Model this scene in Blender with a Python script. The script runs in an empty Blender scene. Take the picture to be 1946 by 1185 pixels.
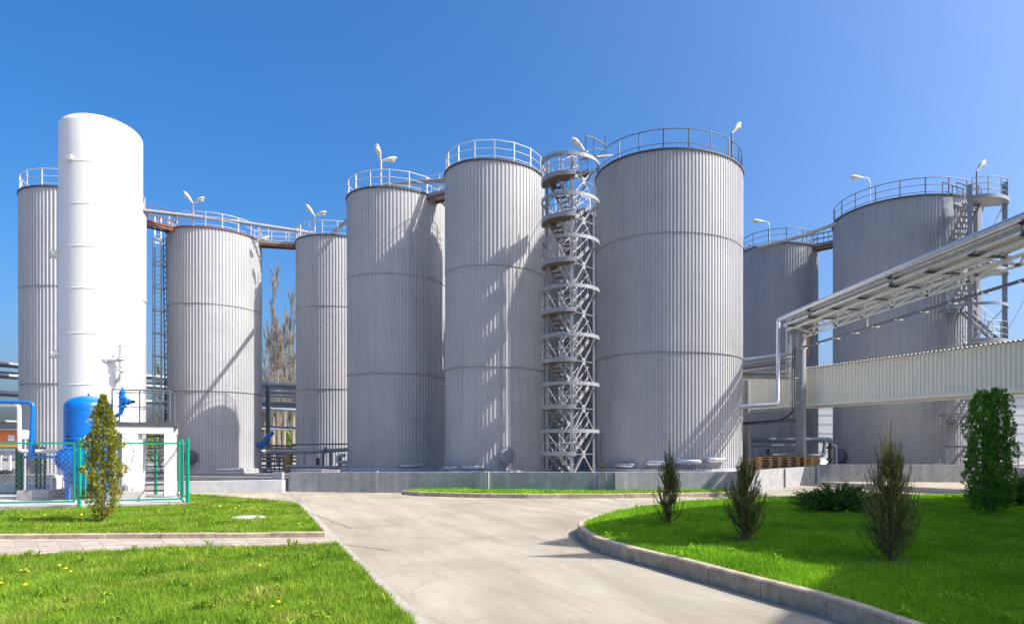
import bpy, math, random
import numpy as np
from mathutils import Vector, Matrix

SC = bpy.context.scene
COL = SC.collection
F = 1250.0; CX = 1120.0; HY = 850.0; CAMZ = 1.8      # focal length, principal column and horizon row of the 1946 px photograph
# ------------------------------------------------------------------ camera
cd = bpy.data.cameras.new('camera'); cam = bpy.data.objects.new('camera', cd); COL.objects.link(cam)
cam.location = (0, 0, CAMZ); cam.rotation_euler = (math.radians(90), 0, 0)
cd.sensor_width = 36; cd.lens = 36*F/1946.0
cd.shift_x = (973.0-CX)/1946.0; cd.shift_y = (HY-592.5)/1946.0
cd.clip_start = .1; cd.clip_end = 4000
SC.camera = cam
# ------------------------------------------------------------------ world, sun, exposure
SUN_EL = math.radians(46); SUN_ROT = math.radians(100)      # rotation clockwise from +Y
SUND = Vector((math.sin(SUN_ROT)*math.cos(SUN_EL), math.cos(SUN_ROT)*math.cos(SUN_EL), math.sin(SUN_EL)))
w = bpy.data.worlds.new('World'); SC.world = w; w.use_nodes = True
nt = w.node_tree; nt.nodes.clear()
sky = nt.nodes.new('ShaderNodeTexSky'); sky.sky_type = 'NISHITA'; sky.sun_disc = False
sky.sun_elevation = SUN_EL; sky.sun_rotation = SUN_ROT
sky.altitude = 0; sky.air_density = 0.85; sky.dust_density = 5.0; sky.ozone_density = 5.0
bg = nt.nodes.new('ShaderNodeBackground'); bg.inputs['Strength'].default_value = 0.158
hs = nt.nodes.new('ShaderNodeHueSaturation'); hs.inputs['Saturation'].default_value = 1.36
wo = nt.nodes.new('ShaderNodeOutputWorld')
nt.links.new(sky.outputs[0], hs.inputs['Color']); nt.links.new(hs.outputs[0], bg.inputs[0]); nt.links.new(bg.outputs[0], wo.inputs[0])
ld = bpy.data.lights.new('sun', 'SUN'); ld.energy = 4.9; ld.angle = math.radians(.5); ld.color = (1, .945, .875)
sun = bpy.data.objects.new('sun', ld); COL.objects.link(sun)
sun.rotation_euler = (-SUND).to_track_quat('-Z', 'Y').to_euler(); sun.location = (60, -20, 60)
SC.view_settings.view_transform = 'Standard'; SC.view_settings.look = 'None'
SC.view_settings.exposure = 0.74; SC.view_settings.gamma = 1.0; SC.view_settings.use_curve_mapping = False
SC.cycles.max_bounces = 6; SC.cycles.transparent_max_bounces = 8

# ------------------------------------------------------------------ helpers
def P(px, py, d): return Vector(((px-CX)/F*d, d, CAMZ+(HY-py)/F*d))
def G(px, py, z=0.0):
    d = (CAMZ-z)*F/(py-HY); return Vector(((px-CX)/F*d, d, z))
WO = {}
def tag(o, label=None, cat=None, group=None, kind=None):
    if label: o['label'] = label
    if cat: o['category'] = cat
    if group: o['group'] = group
    if kind: o['kind'] = kind
    return o
def thing(name, label, cat, loc, group=None):
    o = bpy.data.objects.new(name, None); COL.objects.link(o); o.location = loc; o.empty_display_size = .3
    WO[o.name] = Vector(loc)
    return tag(o, label, cat, group)
def put(name, me, parent, origin):
    o = bpy.data.objects.new(name, me); COL.objects.link(o)
    if parent is not None:
        o.parent = parent; o.location = Vector(origin)-WO[parent.name]
    else: o.location = origin
    WO[o.name] = Vector(origin)
    return o
class MB:
    def __init__(s): s.v = []; s.f = []; s.s = []
    def add(s, vs, fs, smooth=False):
        b = len(s.v); s.v += [Vector(v) for v in vs]
        for f in fs: s.f.append([b+i for i in f]); s.s.append(smooth)
        return s
    def box(s, c, d, rz=0):
        c = Vector(c); R = Matrix.Rotation(rz, 3, 'Z'); x, y, z = [k/2 for k in d]
        vs = [c+R@Vector((a*x, b*y, e*z)) for e in (-1, 1) for b in (-1, 1) for a in (-1, 1)]
        return s.add(vs, [(0,2,3,1),(4,5,7,6),(0,1,5,4),(2,6,7,3),(0,4,6,2),(1,3,7,5)])
    def beam(s, p, q, wd, h, up=(0,0,1)):
        p = Vector(p); q = Vector(q); t = (q-p).normalized(); up = Vector(up)
        a = t.cross(up)
        if a.length < 1e-4: a = t.cross(Vector((0,1,0)))
        a.normalize(); u = a.cross(t); a *= wd/2; u *= h/2
        vs = [p-a-u, p+a-u, p+a+u, p-a+u, q-a-u, q+a-u, q+a+u, q-a+u]
        return s.add(vs, [(3,2,1,0),(4,5,6,7),(0,1,5,4),(1,2,6,5),(2,3,7,6),(3,0,4,7)])
    def tube(s, pts, r, n=8, caps=True, smooth=True, closed=False):
        pts = [Vector(p) for p in pts]; m = len(pts)
        rs = r if isinstance(r, (list, tuple)) else [r]*m
        tang = []
        for i in range(m):
            if closed: a = pts[i]-pts[i-1]; b = pts[(i+1) % m]-pts[i]
            else:
                a = pts[i]-pts[i-1] if i else pts[1]-pts[0]; b = pts[i+1]-pts[i] if i < m-1 else a
            t = a.normalized()+b.normalized()
            tang.append(t.normalized() if t.length > 1e-6 else a.normalized())
        t0 = tang[0]; ref = Vector((0,0,1)) if abs(t0.z) < .9 else Vector((1,0,0))
        u = t0.cross(ref).normalized(); vs = []
        for i in range(m):
            t = tang[i]; u = (u-t*u.dot(t)); u.normalize(); v = t.cross(u)
            k = 1.0
            if 0 < i < m-1:
                c = tang[i].dot((pts[i+1]-pts[i]).normalized()); k = min(1/max(c, .5), 1.5)
            for j in range(n):
                an = 2*math.pi*j/n; vs.append(pts[i]+(u*math.cos(an)+v*math.sin(an))*rs[i]*k)
        fs = []
        for i in range(m if closed else m-1):
            i2 = (i+1) % m
            for j in range(n): fs.append((i*n+j, i*n+(j+1) % n, i2*n+(j+1) % n, i2*n+j))
        b = len(s.v); s.add(vs, fs, smooth)
        if caps and not closed:
            s.f.append([b+j for j in reversed(range(n))]); s.s.append(False)
            s.f.append([b+(m-1)*n+j for j in range(n)]); s.s.append(False)
        return s
    def cyl(s, p, q, r, n=12, smooth=True): return s.tube([p, q], r, n, True, smooth)
    def lathe(s, prof, c=(0,0,0), n=32, smooth=True, M=None, cap=True):
        c = Vector(c); vs = []; fs = []
        for r, z in prof:
            for j in range(n):
                a = 2*math.pi*j/n; v = Vector((r*math.cos(a), r*math.sin(a), z))
                vs.append((M@v if M else v)+c)
        for i in range(len(prof)-1):
            for j in range(n): fs.append((i*n+j, i*n+(j+1) % n, (i+1)*n+(j+1) % n, (i+1)*n+j))
        b = len(s.v); s.add(vs, fs, smooth)
        if cap:
            s.f.append([b+j for j in reversed(range(n))]); s.s.append(False)
            k = (len(prof)-1)*n; s.f.append([b+k+j for j in range(n)]); s.s.append(False)
        return s
    def arc(s, c, r, z, a0, a1, wd, h, n=24):
        vs = []; fs = []; c = Vector(c)
        for i in range(n+1):
            a = a0+(a1-a0)*i/n; d = Vector((math.cos(a), math.sin(a), 0))
            for rr, zz in ((r-wd/2, z-h/2), (r+wd/2, z-h/2), (r+wd/2, z+h/2), (r-wd/2, z+h/2)):
                vs.append(Vector((c.x, c.y, 0))+d*rr+Vector((0, 0, zz)))
        for i in range(n):
            for j in range(4): fs.append((i*4+j, (i+1)*4+j, (i+1)*4+(j+1) % 4, i*4+(j+1) % 4))
        fs.append((3,2,1,0)); fs.append((n*4, n*4+1, n*4+2, n*4+3))
        return s.add(vs, fs)
    def prism(s, poly, z0, z1):
        n = len(poly); vs = [Vector((p[0], p[1], z0)) for p in poly]+[Vector((p[0], p[1], z1)) for p in poly]
        ar = sum(poly[i][0]*poly[(i+1) % n][1]-poly[(i+1) % n][0]*poly[i][1] for i in range(n))
        fs = [list(reversed(range(n))), list(range(n, 2*n))]+[(i, (i+1) % n, n+(i+1) % n, n+i) for i in range(n)]
        if ar < 0: fs = [list(reversed(f)) for f in fs]
        return s.add(vs, fs)
    def build(s, name, mat, parent=None, origin=None):
        if origin is None: origin = WO[parent.name] if parent is not None else Vector((0,0,0))
        origin = Vector(origin)
        me = bpy.data.meshes.new(name); me.from_pydata([v-origin for v in s.v], [], s.f)
        me.polygons.foreach_set('use_smooth', s.s)
        me.materials.append(mat); me.update()
        if any(s.s): me.set_sharp_from_angle(angle=math.radians(50))
        return put(name, me, parent, origin)
def soup(name, T, mat, parent=None, origin=(0,0,0)):
    """one mesh of loose triangles, T is (n,3,3) in world space"""
    T = np.asarray(T, dtype=np.float32); n = len(T); origin = Vector(origin)
    me = bpy.data.meshes.new(name)
    me.vertices.add(n*3); me.vertices.foreach_set('co', (T.reshape(-1, 3)-np.array(origin, dtype=np.float32)).ravel())
    me.loops.add(n*3); me.loops.foreach_set('vertex_index', np.arange(n*3, dtype=np.int32))
    me.polygons.add(n); me.polygons.foreach_set('loop_start', np.arange(0, n*3, 3, dtype=np.int32))
    me.update(calc_edges=True); me.validate(); me.materials.append(mat)
    return put(name, me, parent, origin)
def inst(src, name, parent, origin, rz=0):
    o = put(name, src.data, parent, origin); o.rotation_euler = (0, 0, rz); return o
def dup(root, loc, rz=0, label=None, scale=1):
    r = root.copy(); COL.objects.link(r); r.location = loc; r.rotation_euler = (0, 0, rz); r.scale = (scale,)*3
    WO[r.name] = Vector(loc)
    if label: r['label'] = label
    for ch in list(root.children):
        c = ch.copy(); COL.objects.link(c); c.parent = r
        for g in ch.children:
            d = g.copy(); COL.objects.link(d); d.parent = c
    return r

# ------------------------------------------------------------------ materials
def mat(name, col, rough=.6, metal=0.0, var=.12, scale=2.0, streak=0.0, bump=0.0, bscale=40.0, stain=None, island=0.0, trans=0.0, spec=.5, col2=None, detail=6, runs=0.0, dry=None):
    m = bpy.data.materials.new(name); m.use_nodes = True; t = m.node_tree; N = t.nodes; L = t.links
    bs = N['Principled BSDF']; bs.inputs['Roughness'].default_value = rough; bs.inputs['Metallic'].default_value = metal
    bs.inputs['Specular IOR Level'].default_value = spec
    tc = N.new('ShaderNodeTexCoord')
    nz = N.new('ShaderNodeTexNoise'); nz.inputs['Scale'].default_value = scale; nz.inputs['Detail'].default_value = detail; nz.inputs['Roughness'].default_value = .6
    L.new(tc.outputs['Object'], nz.inputs['Vector'])
    cr = N.new('ShaderNodeValToRGB'); cr.color_ramp.elements[0].position = .3; cr.color_ramp.elements[1].position = .7
    c2 = col2 or tuple(min(1, k*(1+var)) for k in col)
    cr.color_ramp.elements[0].color = tuple(k*(1-var) for k in col)+(1,); cr.color_ramp.elements[1].color = tuple(c2)+(1,)
    L.new(nz.outputs['Fac'], cr.inputs[0]); out = cr.outputs[0]
    def mul(out, fac_out, dark):
        mr = N.new('ShaderNodeMapRange'); mr.inputs['From Min'].default_value = .35; mr.inputs['From Max'].default_value = .65
        mr.inputs['To Min'].default_value = 1-dark; mr.inputs['To Max'].default_value = 1.0
        L.new(fac_out, mr.inputs['Value'])
        mx = N.new('ShaderNodeMix'); mx.data_type = 'RGBA'; mx.blend_type = 'MULTIPLY'; mx.inputs['Factor'].default_value = 1
        L.new(out, mx.inputs['A']); L.new(mr.outputs[0], mx.inputs['B']); return mx.outputs['Result']
    if streak:
        mp = N.new('ShaderNodeMapping'); mp.inputs['Scale'].default_value = (3.5, 3.5, .14); L.new(tc.outputs['Object'], mp.inputs['Vector'])
        n2 = N.new('ShaderNodeTexNoise'); n2.inputs['Scale'].default_value = 1.0; n2.inputs['Detail'].default_value = 5; L.new(mp.outputs[0], n2.inputs['Vector'])
        out = mul(out, n2.outputs['Fac'], streak)
    if runs:
        mp = N.new('ShaderNodeMapping'); mp.inputs['Scale'].default_value = (7, 7, .10); L.new(tc.outputs['Object'], mp.inputs['Vector'])
        n5 = N.new('ShaderNodeTexNoise'); n5.inputs['Scale'].default_value = 1.0; n5.inputs['Detail'].default_value = 3; L.new(mp.outputs[0], n5.inputs['Vector'])
        r5 = N.new('ShaderNodeMapRange'); r5.inputs['From Min'].default_value = .64; r5.inputs['From Max'].default_value = .74; r5.inputs['To Min'].default_value = 1; r5.inputs['To Max'].default_value = 1-runs
        L.new(n5.outputs['Fac'], r5.inputs['Value'])
        mx = N.new('ShaderNodeMix'); mx.data_type = 'RGBA'; mx.blend_type = 'MULTIPLY'; mx.inputs['Factor'].default_value = 1
        L.new(out, mx.inputs['A']); L.new(r5.outputs[0], mx.inputs['B']); out = mx.outputs['Result']
    if dry:
        n6 = N.new('ShaderNodeTexNoise'); n6.inputs['Scale'].default_value = dry[0]; n6.inputs['Detail'].default_value = 7; n6.inputs['Roughness'].default_value = .72; L.new(tc.outputs['Object'], n6.inputs['Vector'])
        r6 = N.new('ShaderNodeMapRange'); r6.inputs['From Min'].default_value = dry[1]; r6.inputs['From Max'].default_value = dry[1]+.16; r6.inputs['To Max'].default_value = .75
        L.new(n6.outputs['Fac'], r6.inputs['Value'])
        mx = N.new('ShaderNodeMix'); mx.data_type = 'RGBA'; L.new(r6.outputs[0], mx.inputs['Factor']); L.new(out, mx.inputs['A']); mx.inputs['B'].default_value = dry[2]+(1,); out = mx.outputs['Result']
    if stain:
        n3 = N.new('ShaderNodeTexNoise'); n3.inputs['Scale'].default_value = stain[0]; n3.inputs['Detail'].default_value = 8; n3.inputs['Roughness'].default_value = .7
        L.new(tc.outputs['Object'], n3.inputs['Vector']); out = mul(out, n3.outputs['Fac'], stain[1])
    if island:
        ge = N.new('ShaderNodeNewGeometry'); mr = N.new('ShaderNodeMapRange'); mr.inputs['To Min'].default_value = 1-island; mr.inputs['To Max'].default_value = 1+island
        L.new(ge.outputs['Random Per Island'], mr.inputs['Value'])
        mx = N.new('ShaderNodeMix'); mx.data_type = 'RGBA'; mx.blend_type = 'MULTIPLY'; mx.inputs['Factor'].default_value = 1
        L.new(out, mx.inputs['A']); L.new(mr.outputs[0], mx.inputs['B']); out = mx.outputs['Result']
    L.new(out, bs.inputs['Base Color'])
    if bump:
        n4 = N.new('ShaderNodeTexNoise'); n4.inputs['Scale'].default_value = bscale; n4.inputs['Detail'].default_value = 6
        L.new(tc.outputs['Object'], n4.inputs['Vector'])
        bp = N.new('ShaderNodeBump'); bp.inputs['Strength'].default_value = bump; bp.inputs['Distance'].default_value = .02
        L.new(n4.outputs['Fac'], bp.inputs['Height']); L.new(bp.outputs[0], bs.inputs['Normal'])
    if trans:
        tr = N.new('ShaderNodeBsdfTranslucent'); L.new(out, tr.inputs['Color'])
        ms = N.new('ShaderNodeMixShader'); ms.inputs[0].default_value = trans
        L.new(bs.outputs[0], ms.inputs[1]); L.new(tr.outputs[0], ms.inputs[2]); L.new(ms.outputs[0], N['Material Output'].inputs['Surface'])
    return m
M = {}
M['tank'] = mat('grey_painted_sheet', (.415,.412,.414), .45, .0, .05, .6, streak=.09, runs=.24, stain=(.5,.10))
M['tank_shaded'] = mat('shaded_grey_sheet', (.325,.336,.355), .45, .0, .05, .6, streak=.09, runs=.18, stain=(.5,.10))  # darker, bluer tank grey; shade on the two right tanks put into the colour
M['roof'] = mat('grey_roof_sheet', (.38,.38,.38), .6, 0, .12, 1.5)
M['rim'] = mat('dark_rim_steel', (.07,.07,.075), .6, .1, .3, 4)
M['rust'] = mat('rusty_steel', (.20,.075,.04), .8, .1, .4, 6, bump=.2)
M['seam'] = mat('dark_seam', (.20,.20,.205), .7, 0, .4, 3)
M['rail'] = mat('galvanised_rail', (.50,.51,.53), .45, .25, .08, 5)
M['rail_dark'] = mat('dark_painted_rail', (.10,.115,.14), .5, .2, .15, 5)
M['steel'] = mat('grey_painted_steel', (.27,.28,.29), .45, .1, .14, 3, stain=(6,.15))
M['steel_dark'] = mat('slate_steel', (.13,.14,.16), .5, .2, .2, 4)
M['alu'] = mat('aluminium_cladding', (.62,.64,.66), .28, .75, .10, 4, stain=(7,.2))
M['alu_dull'] = mat('weathered_cladding', (.50,.50,.47), .45, .45, .14, 4, stain=(6,.25))
M['white'] = mat('white_enamel', (.70,.685,.645), .35, 0, .015, 1, streak=.03)
M['offwhite'] = mat('offwhite_paint', (.66,.65,.60), .5, 0, .1, 4, stain=(7,.15))
M['blue'] = mat('blue_enamel', (.002,.14,.50), .32, 0, .08, 2, stain=(5,.1))
M['green'] = mat('green_enamel', (.004,.30,.18), .4, 0, .12, 3, stain=(6,.15))
M['green_dark'] = mat('dark_green_enamel', (.006,.09,.045), .5, 0, .2, 3)
M['wire'] = mat('galvanised_wire', (.42,.46,.45), .5, .3, .1, 5)
M['conc'] = mat('pale_concrete', (.42,.40,.375), .9, 0, .12, 1.2, bump=.25, bscale=30, stain=(2.5,.2), streak=.0)
M['kerb'] = mat('kerb_concrete', (.47,.375,.265), .92, 0, .16, 3, bump=.4, bscale=45, stain=(6,.32), island=.10)
M['wall'] = mat('rendered_wall', (.36,.365,.375), .9, 0, .10, 1.5, bump=.3, bscale=25, streak=.22, stain=(3,.18))
M['wallw'] = mat('whitewashed_wall', (.60,.60,.61), .9, 0, .08, 1.5, bump=.25, bscale=25, streak=.10, stain=(3,.1))
M['plinth'] = mat('plinth_concrete', (.42,.42,.43), .9, 0, .12, 1.5, stain=(3,.18))
M['asphalt'] = mat('yard_ground', (.26,.25,.235), .95, 0, .2, .2, stain=(.8,.2))
M['soil'] = mat('bare_soil', (.05,.038,.025), 1, 0, .4, 8, bump=.8, bscale=30)
M['turf'] = mat('turf_base', (.065,.13,.014), 1, 0, .35, 2.5, bump=.6, bscale=60)
M['grass'] = mat('grass_blades', (.165,.330,.018), .62, 0, .35, .9, island=.42, trans=.38, col2=(.28,.43,.035), spec=.2, detail=9, dry=(1.1,.52,(.42,.40,.10)))
M['grass_r'] = mat('lush_grass_blades', (.20,.46,.014), .62, 0, .35, .9, island=.40, trans=.38, col2=(.30,.56,.022), spec=.2, dry=(.9,.56,(.34,.40,.06)), detail=9)
M['dand'] = mat('yellow_petals', (.85,.62,.01), .7, 0, .1, 5)
M['juniper'] = mat('juniper_needles', (.16,.17,.052), .7, 0, .3, 5, island=.45, trans=.2, col2=(.255,.25,.075), spec=.2)
M['spreader'] = mat('savin_needles', (.075,.17,.030), .7, 0, .3, 5, island=.4, trans=.2, col2=(.125,.25,.042), spec=.2)
M['thuja'] = mat('thuja_scales', (.13,.285,.028), .65, 0, .3, 4, island=.4, trans=.25, col2=(.21,.40,.042), spec=.25)
M['thuja_y'] = mat('yellowing_thuja_scales', (.20,.235,.026), .65, 0, .3, 4, island=.45, trans=.3, col2=(.34,.33,.045), spec=.2)
M['dry'] = mat('dried_leaves', (.42,.20,.045), .8, 0, .3, 5, island=.3, trans=.2)
M['bark'] = mat('bark', (.10,.072,.05), .95, 0, .35, 9, bump=.6)
M['bark_pale'] = mat('poplar_bark', (.215,.185,.145), .95, 0, .25, 2, island=.3)
M['bud'] = mat('spring_buds', (.19,.25,.05), .8, 0, .3, 1, island=.4, trans=.3)
M['wood'] = mat('pallet_pine', (.42,.26,.11), .85, 0, .25, 6, island=.3)
M['cream'] = mat('cream_sheet', (.84,.815,.70), .5, 0, .03, 1, streak=.07)
M['lens'] = mat('lamp_lens', (.55,.53,.40), .2, 0, .15, 10)
M['black'] = mat('black_rubber', (.02,.02,.022), .5)
M['orange'] = mat('orange_render', (.62,.16,.05), .8, 0, .05, 1)
M['yellow'] = mat('yellow_render', (.62,.47,.05), .8, 0, .05, 1)
M['pane'] = mat('window_pane', (.55,.58,.60), .2, 0, .1, 1)
M['panel'] = mat('warehouse_panel', (.52,.52,.50), .6, 0, .05, .5)
M['copper'] = mat('copper_brown_pipe', (.30,.13,.06), .5, .2, .2, 5)
M['grating'] = mat('brown_grating', (.13,.095,.07), .8, .1, .35, 9)
M['slate'] = mat('slate_lagging', (.17,.20,.235), .4, .4, .15, 5)
M['steel_shaded'] = mat('shaded_grey_steel', (.20,.218,.24), .5, .1, .14, 3)  # darker copy of the grey steel, right tower's shade put into its colour
M['brown'] = mat('brown_painted_steel', (.075,.03,.025), .6, .1, .3, 8)

# ================================================================== SETTING
rng = np.random.default_rng(7); random.seed(7)
def poly_sheet(name, pts, z, m, kind='structure', thick=0):
    b = MB()
    if thick: b.prism(pts, z-thick, z)
    else: b.add([(p[0], p[1], z) for p in pts], [list(range(len(pts)))])
    return tag(b.build(name, m), kind=kind)
gb = MB(); S_ = 1500
gb.add([(-S_,-S_,-.03),(S_,-S_,-.03),(S_,S_,-.03),(-S_,S_,-.03)], [(0,1,2,3)])
tag(gb.build('ground', M['asphalt']), kind='structure')

def road_material():
    m = bpy.data.materials.new('road_concrete'); m.use_nodes = True; t = m.node_tree; N = t.nodes; L = t.links
    bs = N['Principled BSDF']; bs.inputs['Roughness'].default_value = .92; bs.inputs['Specular IOR Level'].default_value = .25
    tc = N.new('ShaderNodeTexCoord')
    def noise(scale, detail, mp=None, rough=.6, dist=0):
        n = N.new('ShaderNodeTexNoise'); n.inputs['Scale'].default_value = scale; n.inputs['Detail'].default_value = detail; n.inputs['Roughness'].default_value = rough
        n.inputs['Distortion'].default_value = dist
        if mp:
            q = N.new('ShaderNodeMapping'); q.vector_type = 'TEXTURE'; q.inputs['Scale'].default_value = tuple(1/k for k in mp[0]); q.inputs['Rotation'].default_value = (0,0,mp[1])
            L.new(tc.outputs['Object'], q.inputs[0]); L.new(q.outputs[0], n.inputs['Vector'])
        else: L.new(tc.outputs['Object'], n.inputs['Vector'])
        return n.outputs['Fac']
    def ramp(f, a, b, ca, cb):
        r = N.new('ShaderNodeValToRGB'); r.color_ramp.elements[0].position = a; r.color_ramp.elements[1].position = b
        r.color_ramp.elements[0].color = ca+(1,); r.color_ramp.elements[1].color = cb+(1,); L.new(f, r.inputs[0]); return r.outputs[0]
    def mixc(mode, fac, a, b):
        x = N.new('ShaderNodeMix'); x.data_type = 'RGBA'; x.blend_type = mode; x.inputs['Factor'].default_value = fac
        L.new(a, x.inputs['A']); L.new(b, x.inputs['B']); return x.outputs['Result']
    base = ramp(noise(.35, 8, None, .65, .4), .32, .68, (.272,.241,.183), (.375,.345,.278))
    streak = ramp(noise(1.0, 7, ((.22,1.6,1), math.radians(-62)), .65, .6), .35, .7, (.80,.79,.77), (1.10,1.10,1.10))
    c = mixc('MULTIPLY', 1, base, streak)
    pale = ramp(noise(1.0, 9, ((.5,2.2,1), math.radians(-65)), .75, .8), .60, .72, (0,0,0), (.10,.10,.095))
    c = mixc('ADD', 1, c, pale)
    grit = ramp(noise(38, 6, None, .7), .3, .7, (.84,.83,.82), (1.10,1.10,1.10))
    c = mixc('MULTIPLY', 1, c, grit)
    vo = N.new('ShaderNodeTexVoronoi'); vo.inputs['Scale'].default_value = 7.0; vo.inputs['Randomness'].default_value = 1
    L.new(tc.outputs['Object'], vo.inputs['Vector'])
    dots = ramp(vo.outputs['Distance'], .045, .085, (.45,.42,.38), (1,1,1))
    gate = ramp(noise(.9, 4), .52, .58, (1,1,1), (0,0,0))
    x = N.new('ShaderNodeMix'); x.data_type = 'RGBA'; x.blend_type = 'MULTIPLY'; L.new(gate, x.inputs['Factor']); L.new(c, x.inputs['A']); L.new(dots, x.inputs['B']); c = x.outputs['Result']
    v2 = N.new('ShaderNodeTexVoronoi'); v2.feature = 'DISTANCE_TO_EDGE'; v2.inputs['Scale'].default_value = .16
    q = N.new('ShaderNodeTexNoise'); q.inputs['Scale'].default_value = .9; q.inputs['Detail'].default_value = 6; L.new(tc.outputs['Object'], q.inputs['Vector'])
    va = N.new('ShaderNodeMix'); va.data_type = 'RGBA'; va.blend_type = 'ADD'; va.inputs['Factor'].default_value = .9
    L.new(tc.outputs['Object'], va.inputs['A']); L.new(q.outputs['Color'], va.inputs['B']); L.new(va.outputs['Result'], v2.inputs['Vector'])
    cracks = ramp(v2.outputs['Distance'], .0004, .0018, (.80,.78,.75), (1,1,1))
    c = mixc('MULTIPLY', .8, c, cracks)
    L.new(c, bs.inputs['Base Color'])
    bp = N.new('ShaderNodeBump'); bp.inputs['Strength'].default_value = .25; bp.inputs['Distance'].default_value = .01
    L.new(noise(45, 6, None, .7), bp.inputs['Height']); L.new(bp.outputs[0], bs.inputs['Normal'])
    return m
M['road'] = road_material()
poly_sheet('road', [(-30,-4),(40,-4),(40,40),(-30,40)], 0.0, M['road'])
# strip of paler edging concrete along the left lawns, and the slab joints of the driveway
M['edging'] = mat('pale_edging_concrete', (.345,.315,.268), .9, 0, .12, 1.5, bump=.25, stain=(4,.15))
eb = MB()
for a, b, c, d in ((G(565,957),G(580,957),G(655,1034),G(637,1034)), (G(637,1034),G(655,1034),G(815,1185),G(783,1185))):
    eb.add([(v.x, v.y, .004) for v in (a,b,c,d)], [(3,2,1,0)])
a = G(783,1185); b = G(815,1185); eb.add([(v[0],v[1],.004) for v in ((a.x,a.y),(b.x,b.y),(.9,1.5),(.55,1.5))], [(3,2,1,0)])
tag(eb.build('pavement_edging', M['edging']), kind='structure')
jb = MB()
M['joint'] = mat('slab_joint', (.17,.155,.13), .95, 0, .3, 6)
def joint(p, q, wd=.018):
    n = 14; pts = [p.lerp(q, i/n)+Vector((rng.normal()*.02, rng.normal()*.02, 0)) for i in range(n+1)]
    for i in range(n):
        t = (pts[i+1]-pts[i]).normalized(); s = Vector((-t.y, t.x, 0))*wd*(.35+.5*rng.random()); up = Vector((0,0,.008))
        jb.add([pts[i]-s+up, pts[i+1]-s+up, pts[i+1]+s+up, pts[i]+s+up], [(0,1,2,3)])
for p, q in (((590,975),(670,1003)),((640,1003),(760,998)),((1160,944),(1193,961)),((560,957),(700,958)),((655,1034),(740,1046)),((575,940),(560,957)),((1395,946),(1560,925)),((548,935),(575,957))):
    joint(G(*p), G(*q))
tag(jb.build('road_joints', M['joint']), kind='structure')
# ---- left lawns
ZL = .06
back_poly = [G(-60,972,ZL), G(163,966,ZL), G(358,959,ZL), G(360,939,ZL), G(470,947,ZL), G(566,957,ZL), G(592,985,ZL), G(616,1013,ZL), G(300,1015,ZL), G(-60,1018,ZL)]
back_poly = [(v.x, v.y) for v in back_poly]
fp = [G(642,1034,ZL), G(700,1095,ZL), G(786,1185,ZL)]
front_poly = [(-12.2,10.55)]+[(v.x, v.y) for v in (G(0,1060,ZL),)]+[(v.x, v.y) for v in (G(300,1044,ZL),)]+[(v.x,v.y) for v in fp]+[(.3,1.5),(-12.2,1.5)]
poly_sheet('lawn', back_poly, ZL, M['turf'], thick=.08)
poly_sheet('lawn', front_poly, ZL, M['turf'], thick=.08)
# ---- paved footpath between the two left lawns
path = [(v.x, v.y) for v in (G(-200,1020), G(300,1018), G(616,1018), G(640,1034), G(300,1043), G(-200,1062))]
M['paver'] = mat('path_slabs', (.36,.305,.25), .92, 0, .10, 2, bump=.3, bscale=40, stain=(5,.18), island=.09)
poly_sheet('footpath', path, .012, M['paver'])
tb = MB()
def lerp2(a, b, t): return Vector((a.x+(b.x-a.x)*t, a.y+(b.y-a.y)*t, 0))
A0, A1 = G(-100,1022), G(612,1020); B0, B1 = G(-100,1054), G(632,1036)
for i in range(18):
    for j in range(3):
        q = [lerp2(lerp2(A0,A1,u), lerp2(B0,B1,u), v) for u, v in ((i/18+.003, j/3+.02), ((i+1)/18-.003, j/3+.02), ((i+1)/18-.003, (j+1)/3-.02), (i/18+.003, (j+1)/3-.02))]
        tb.prism([(p.x, p.y) for p in q], .0125, .0155+.002*rng.random())
tag(tb.build('footpath_slabs', M['paver']), kind='structure')
def kerb_line(pts, wd, z1, L=1.0, z0=-.02, name='kerb', zf=None):
    """concrete kerb blocks along a polyline, small gap at each joint; wd to the left of travel"""
    pts = [Vector((p[0], p[1], 0)) for p in pts]; b = MB()
    seg = [(pts[i+1]-pts[i]).length for i in range(len(pts)-1)]; tot = sum(seg)
    def at(s):
        i = 0
        while i < len(seg)-1 and s > seg[i]: s -= seg[i]; i += 1
        return pts[i].lerp(pts[i+1], s/seg[i]), (pts[i+1]-pts[i]).normalized()
    nrm = []
    n = max(1, round(tot/L)); sub = 4
    for k in range(n):
        vs = []; jz = rng.normal()*.004; jo = rng.normal()*.006
        for m in range(sub+1):
            s = (k+m/sub)*tot/n; s = min(max(s, k*tot/n+.006), (k+1)*tot/n-.006)
            p, t = at(s); e = .15; _, t1 = at(max(0, s-e)); _, t2 = at(min(tot, s+e)); t = (t1+t2).normalized(); nn = Vector((-t.y, t.x, 0))
            p = p+nn*jo; h = (zf(s/tot) if zf else z1)+jz; c = .02
            vs += [p+Vector((0,0,z0)), p+Vector((0,0,h-c)), p+nn*c+Vector((0,0,h)), p+nn*(wd-c)+Vector((0,0,h)), p+nn*wd+Vector((0,0,h-c)), p+nn*wd+Vector((0,0,z0))]
        fs = []
        for m in range(sub):
            for j in range(6): fs.append((m*6+j, m*6+(j+1) % 6, (m+1)*6+(j+1) % 6, (m+1)*6+j))
        fs.append(tuple(reversed(range(6)))); fs.append(tuple(sub*6+j for j in range(6)))
        b.add(vs, [tuple(reversed(f)) for f in fs])
    return tag(b.build(name, M['kerb']), kind='structure')
kerb_line([G(-220,1026), G(300,1024), G(618,1021.5)], .09, .115, 1.0)
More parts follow.
